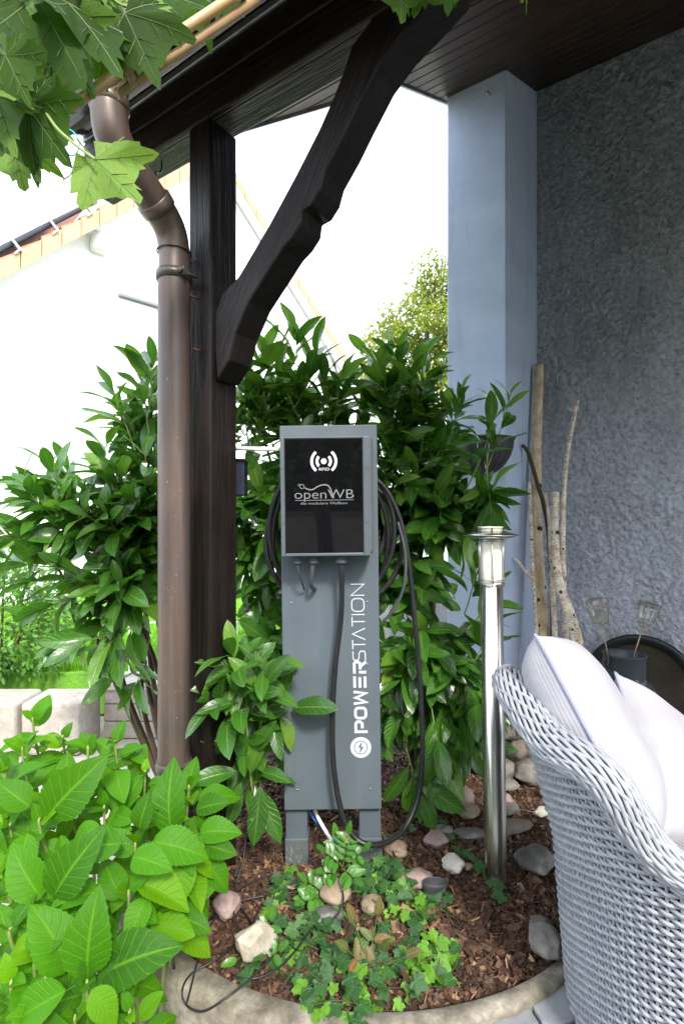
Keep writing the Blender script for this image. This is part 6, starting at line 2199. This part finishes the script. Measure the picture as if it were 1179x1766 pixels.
# --- pale green tree beyond the hedge, right of the gable
def tree(label, base, h, blobs, mat, nleaf, s0, s1, trunk_r=.18):
    t_ = thing('broadleaf_tree', label, 'tree', base)
    base = Vector(base)
    mb = MB(); topc = Vector(blobs[0][0])
    tp = catmull([base, base + Vector((.1, 0, h * .3)), topc], 6)
    mb.tube(tp, [trunk_r * (1 - .7 * i / (len(tp) - 1)) for i in range(len(tp))], 10)
    mb.build('trunk', M['bark'], t_)
    mb = MB()
    for (c, r) in blobs:
        for k in range(4):
            v = Vector((random.gauss(0, 1), random.gauss(0, 1), random.gauss(.3, 1))).normalized()
            e = Vector(c) + v * r * .9
            s0_ = tp[random.randrange(len(tp) // 2, len(tp))]
            pt = catmull([s0_, s0_.lerp(e, .5) + UP * .15, e], 4)
            mb.tube(pt, [trunk_r * .25 * (1 - .85 * i / (len(pt) - 1)) for i in range(len(pt))], 5)
    mb.build('limb', M['bark'], t_)
    inst = []
    for (c, r) in blobs:
        c = Vector(c); cl = []
        for k in range(int(26 * (r / .8) ** 1.5) + 6):
            v = Vector((random.gauss(0, 1), random.gauss(0, 1), random.gauss(0, 1))).normalized()
            cl.append((c + v * r * random.uniform(.45, 1.05), random.uniform(.15, .34)))
        for k in range(int(nleaf * r * r)):
            q, qr = random.choice(cl)
            v = Vector((random.gauss(0, 1), random.gauss(0, 1), random.gauss(0, .7)))
            p = q + v * qr * .55
            inst.append((random.randrange(4), frame(p, jitter_dir(v, .5), jitter_dir((0, -.3, 1), .6)) @ Matrix.Scale(random.uniform(s0, s1), 4)))
    o = joined('crown', SM, [mat, M['bark']], inst, t_); o['kind'] = 'stuff'
T_ = 13.0
tree('pale yellow green tree standing behind the laurel right of the gable', (P(740, 0, T_).x, T_, -.3), 5,
     [(P(735, 560, T_), 1.15), (P(765, 480, T_), .75), (P(670, 600, T_), .85), (P(800, 600, T_), 1.3), (P(720, 690, T_), 1.2), (P(640, 660, T_), .6), (P(830, 480, T_), 1.1)], M['treeleaf'], 2600, .07, .14)

# --- behind the camera: wall and hedge added for glass reflections, the plane tree's trunk
gb = thing('reflection_wall', 'pale rendered wall added opposite the porch to show in the glass', 'wall', (-.6, -5.2, -.36))
mb = MB(); mb.box((-1.2, -5.2, .42), (1.6, 0, 0), (0, .1, 0), (0, 0, .78)); mb.build('wall', M['block'], gb)
mb = MB(); mb.box((-1.2, -5.2, 1.22), (1.64, 0, 0), (0, .14, 0), (0, 0, .02)); mb.build('coping', M['slate'], gb)
bh = thing('reflection_hedge', 'tall dark hedge added unseen opposite the porch to keep sky out of the glass', 'hedge', (0, -6, -.36))
inst = []
for k in range(9000):
    x = random.uniform(-7, 6); z = random.uniform(-.35, 3.2); y = -6 + random.uniform(-.1, .35) + .25 * noise.noise(Vector((x, z, 0)) * 1.5)
    inst.append((random.randrange(4), frame((x, y, z), jitter_dir((0, 1, -.3), .6), jitter_dir((0, 1, .5), .5)) @ Matrix.Scale(random.uniform(.10, .18), 4)))
o = joined('foliage', SM, [M['hedge'], M['bark']], inst, bh); o['kind'] = 'stuff'
mb = MB(); mb.box((-.5, -6.25, 1.35), (6.6, 0, 0), (0, .25, 0), (0, 0, 1.7)); mb.build('hedge_core', M['soil'], bh)
mb = MB()
tp = catmull([Vector((-.16, -1.6, -.36)), Vector((-.14, -1.6, .8)), Vector((-.30, -1.5, 2.0)), Vector((-.75, -1.2, 3.2))], 6)
pt = thing('plane_tree', 'plane tree with a bare grey trunk standing in the garden behind the viewer', 'tree', (-.16, -1.6, -.36))
mb.tube(tp, [.075 - .001 * i for i in range(len(tp))], 12); mb.build('trunk', M['bark'], pt)
mb = MB(); mb.tube(catmull([Vector((-.75, -1.2, 3.2)), Vector((-.8, -.3, 3.3)), Vector((-.7, .5, 3.1)), P(40, -150, .95)], 6), [.035 - .0013 * i for i in range(19)], 8); mb.build('limb', M['bark'], pt)
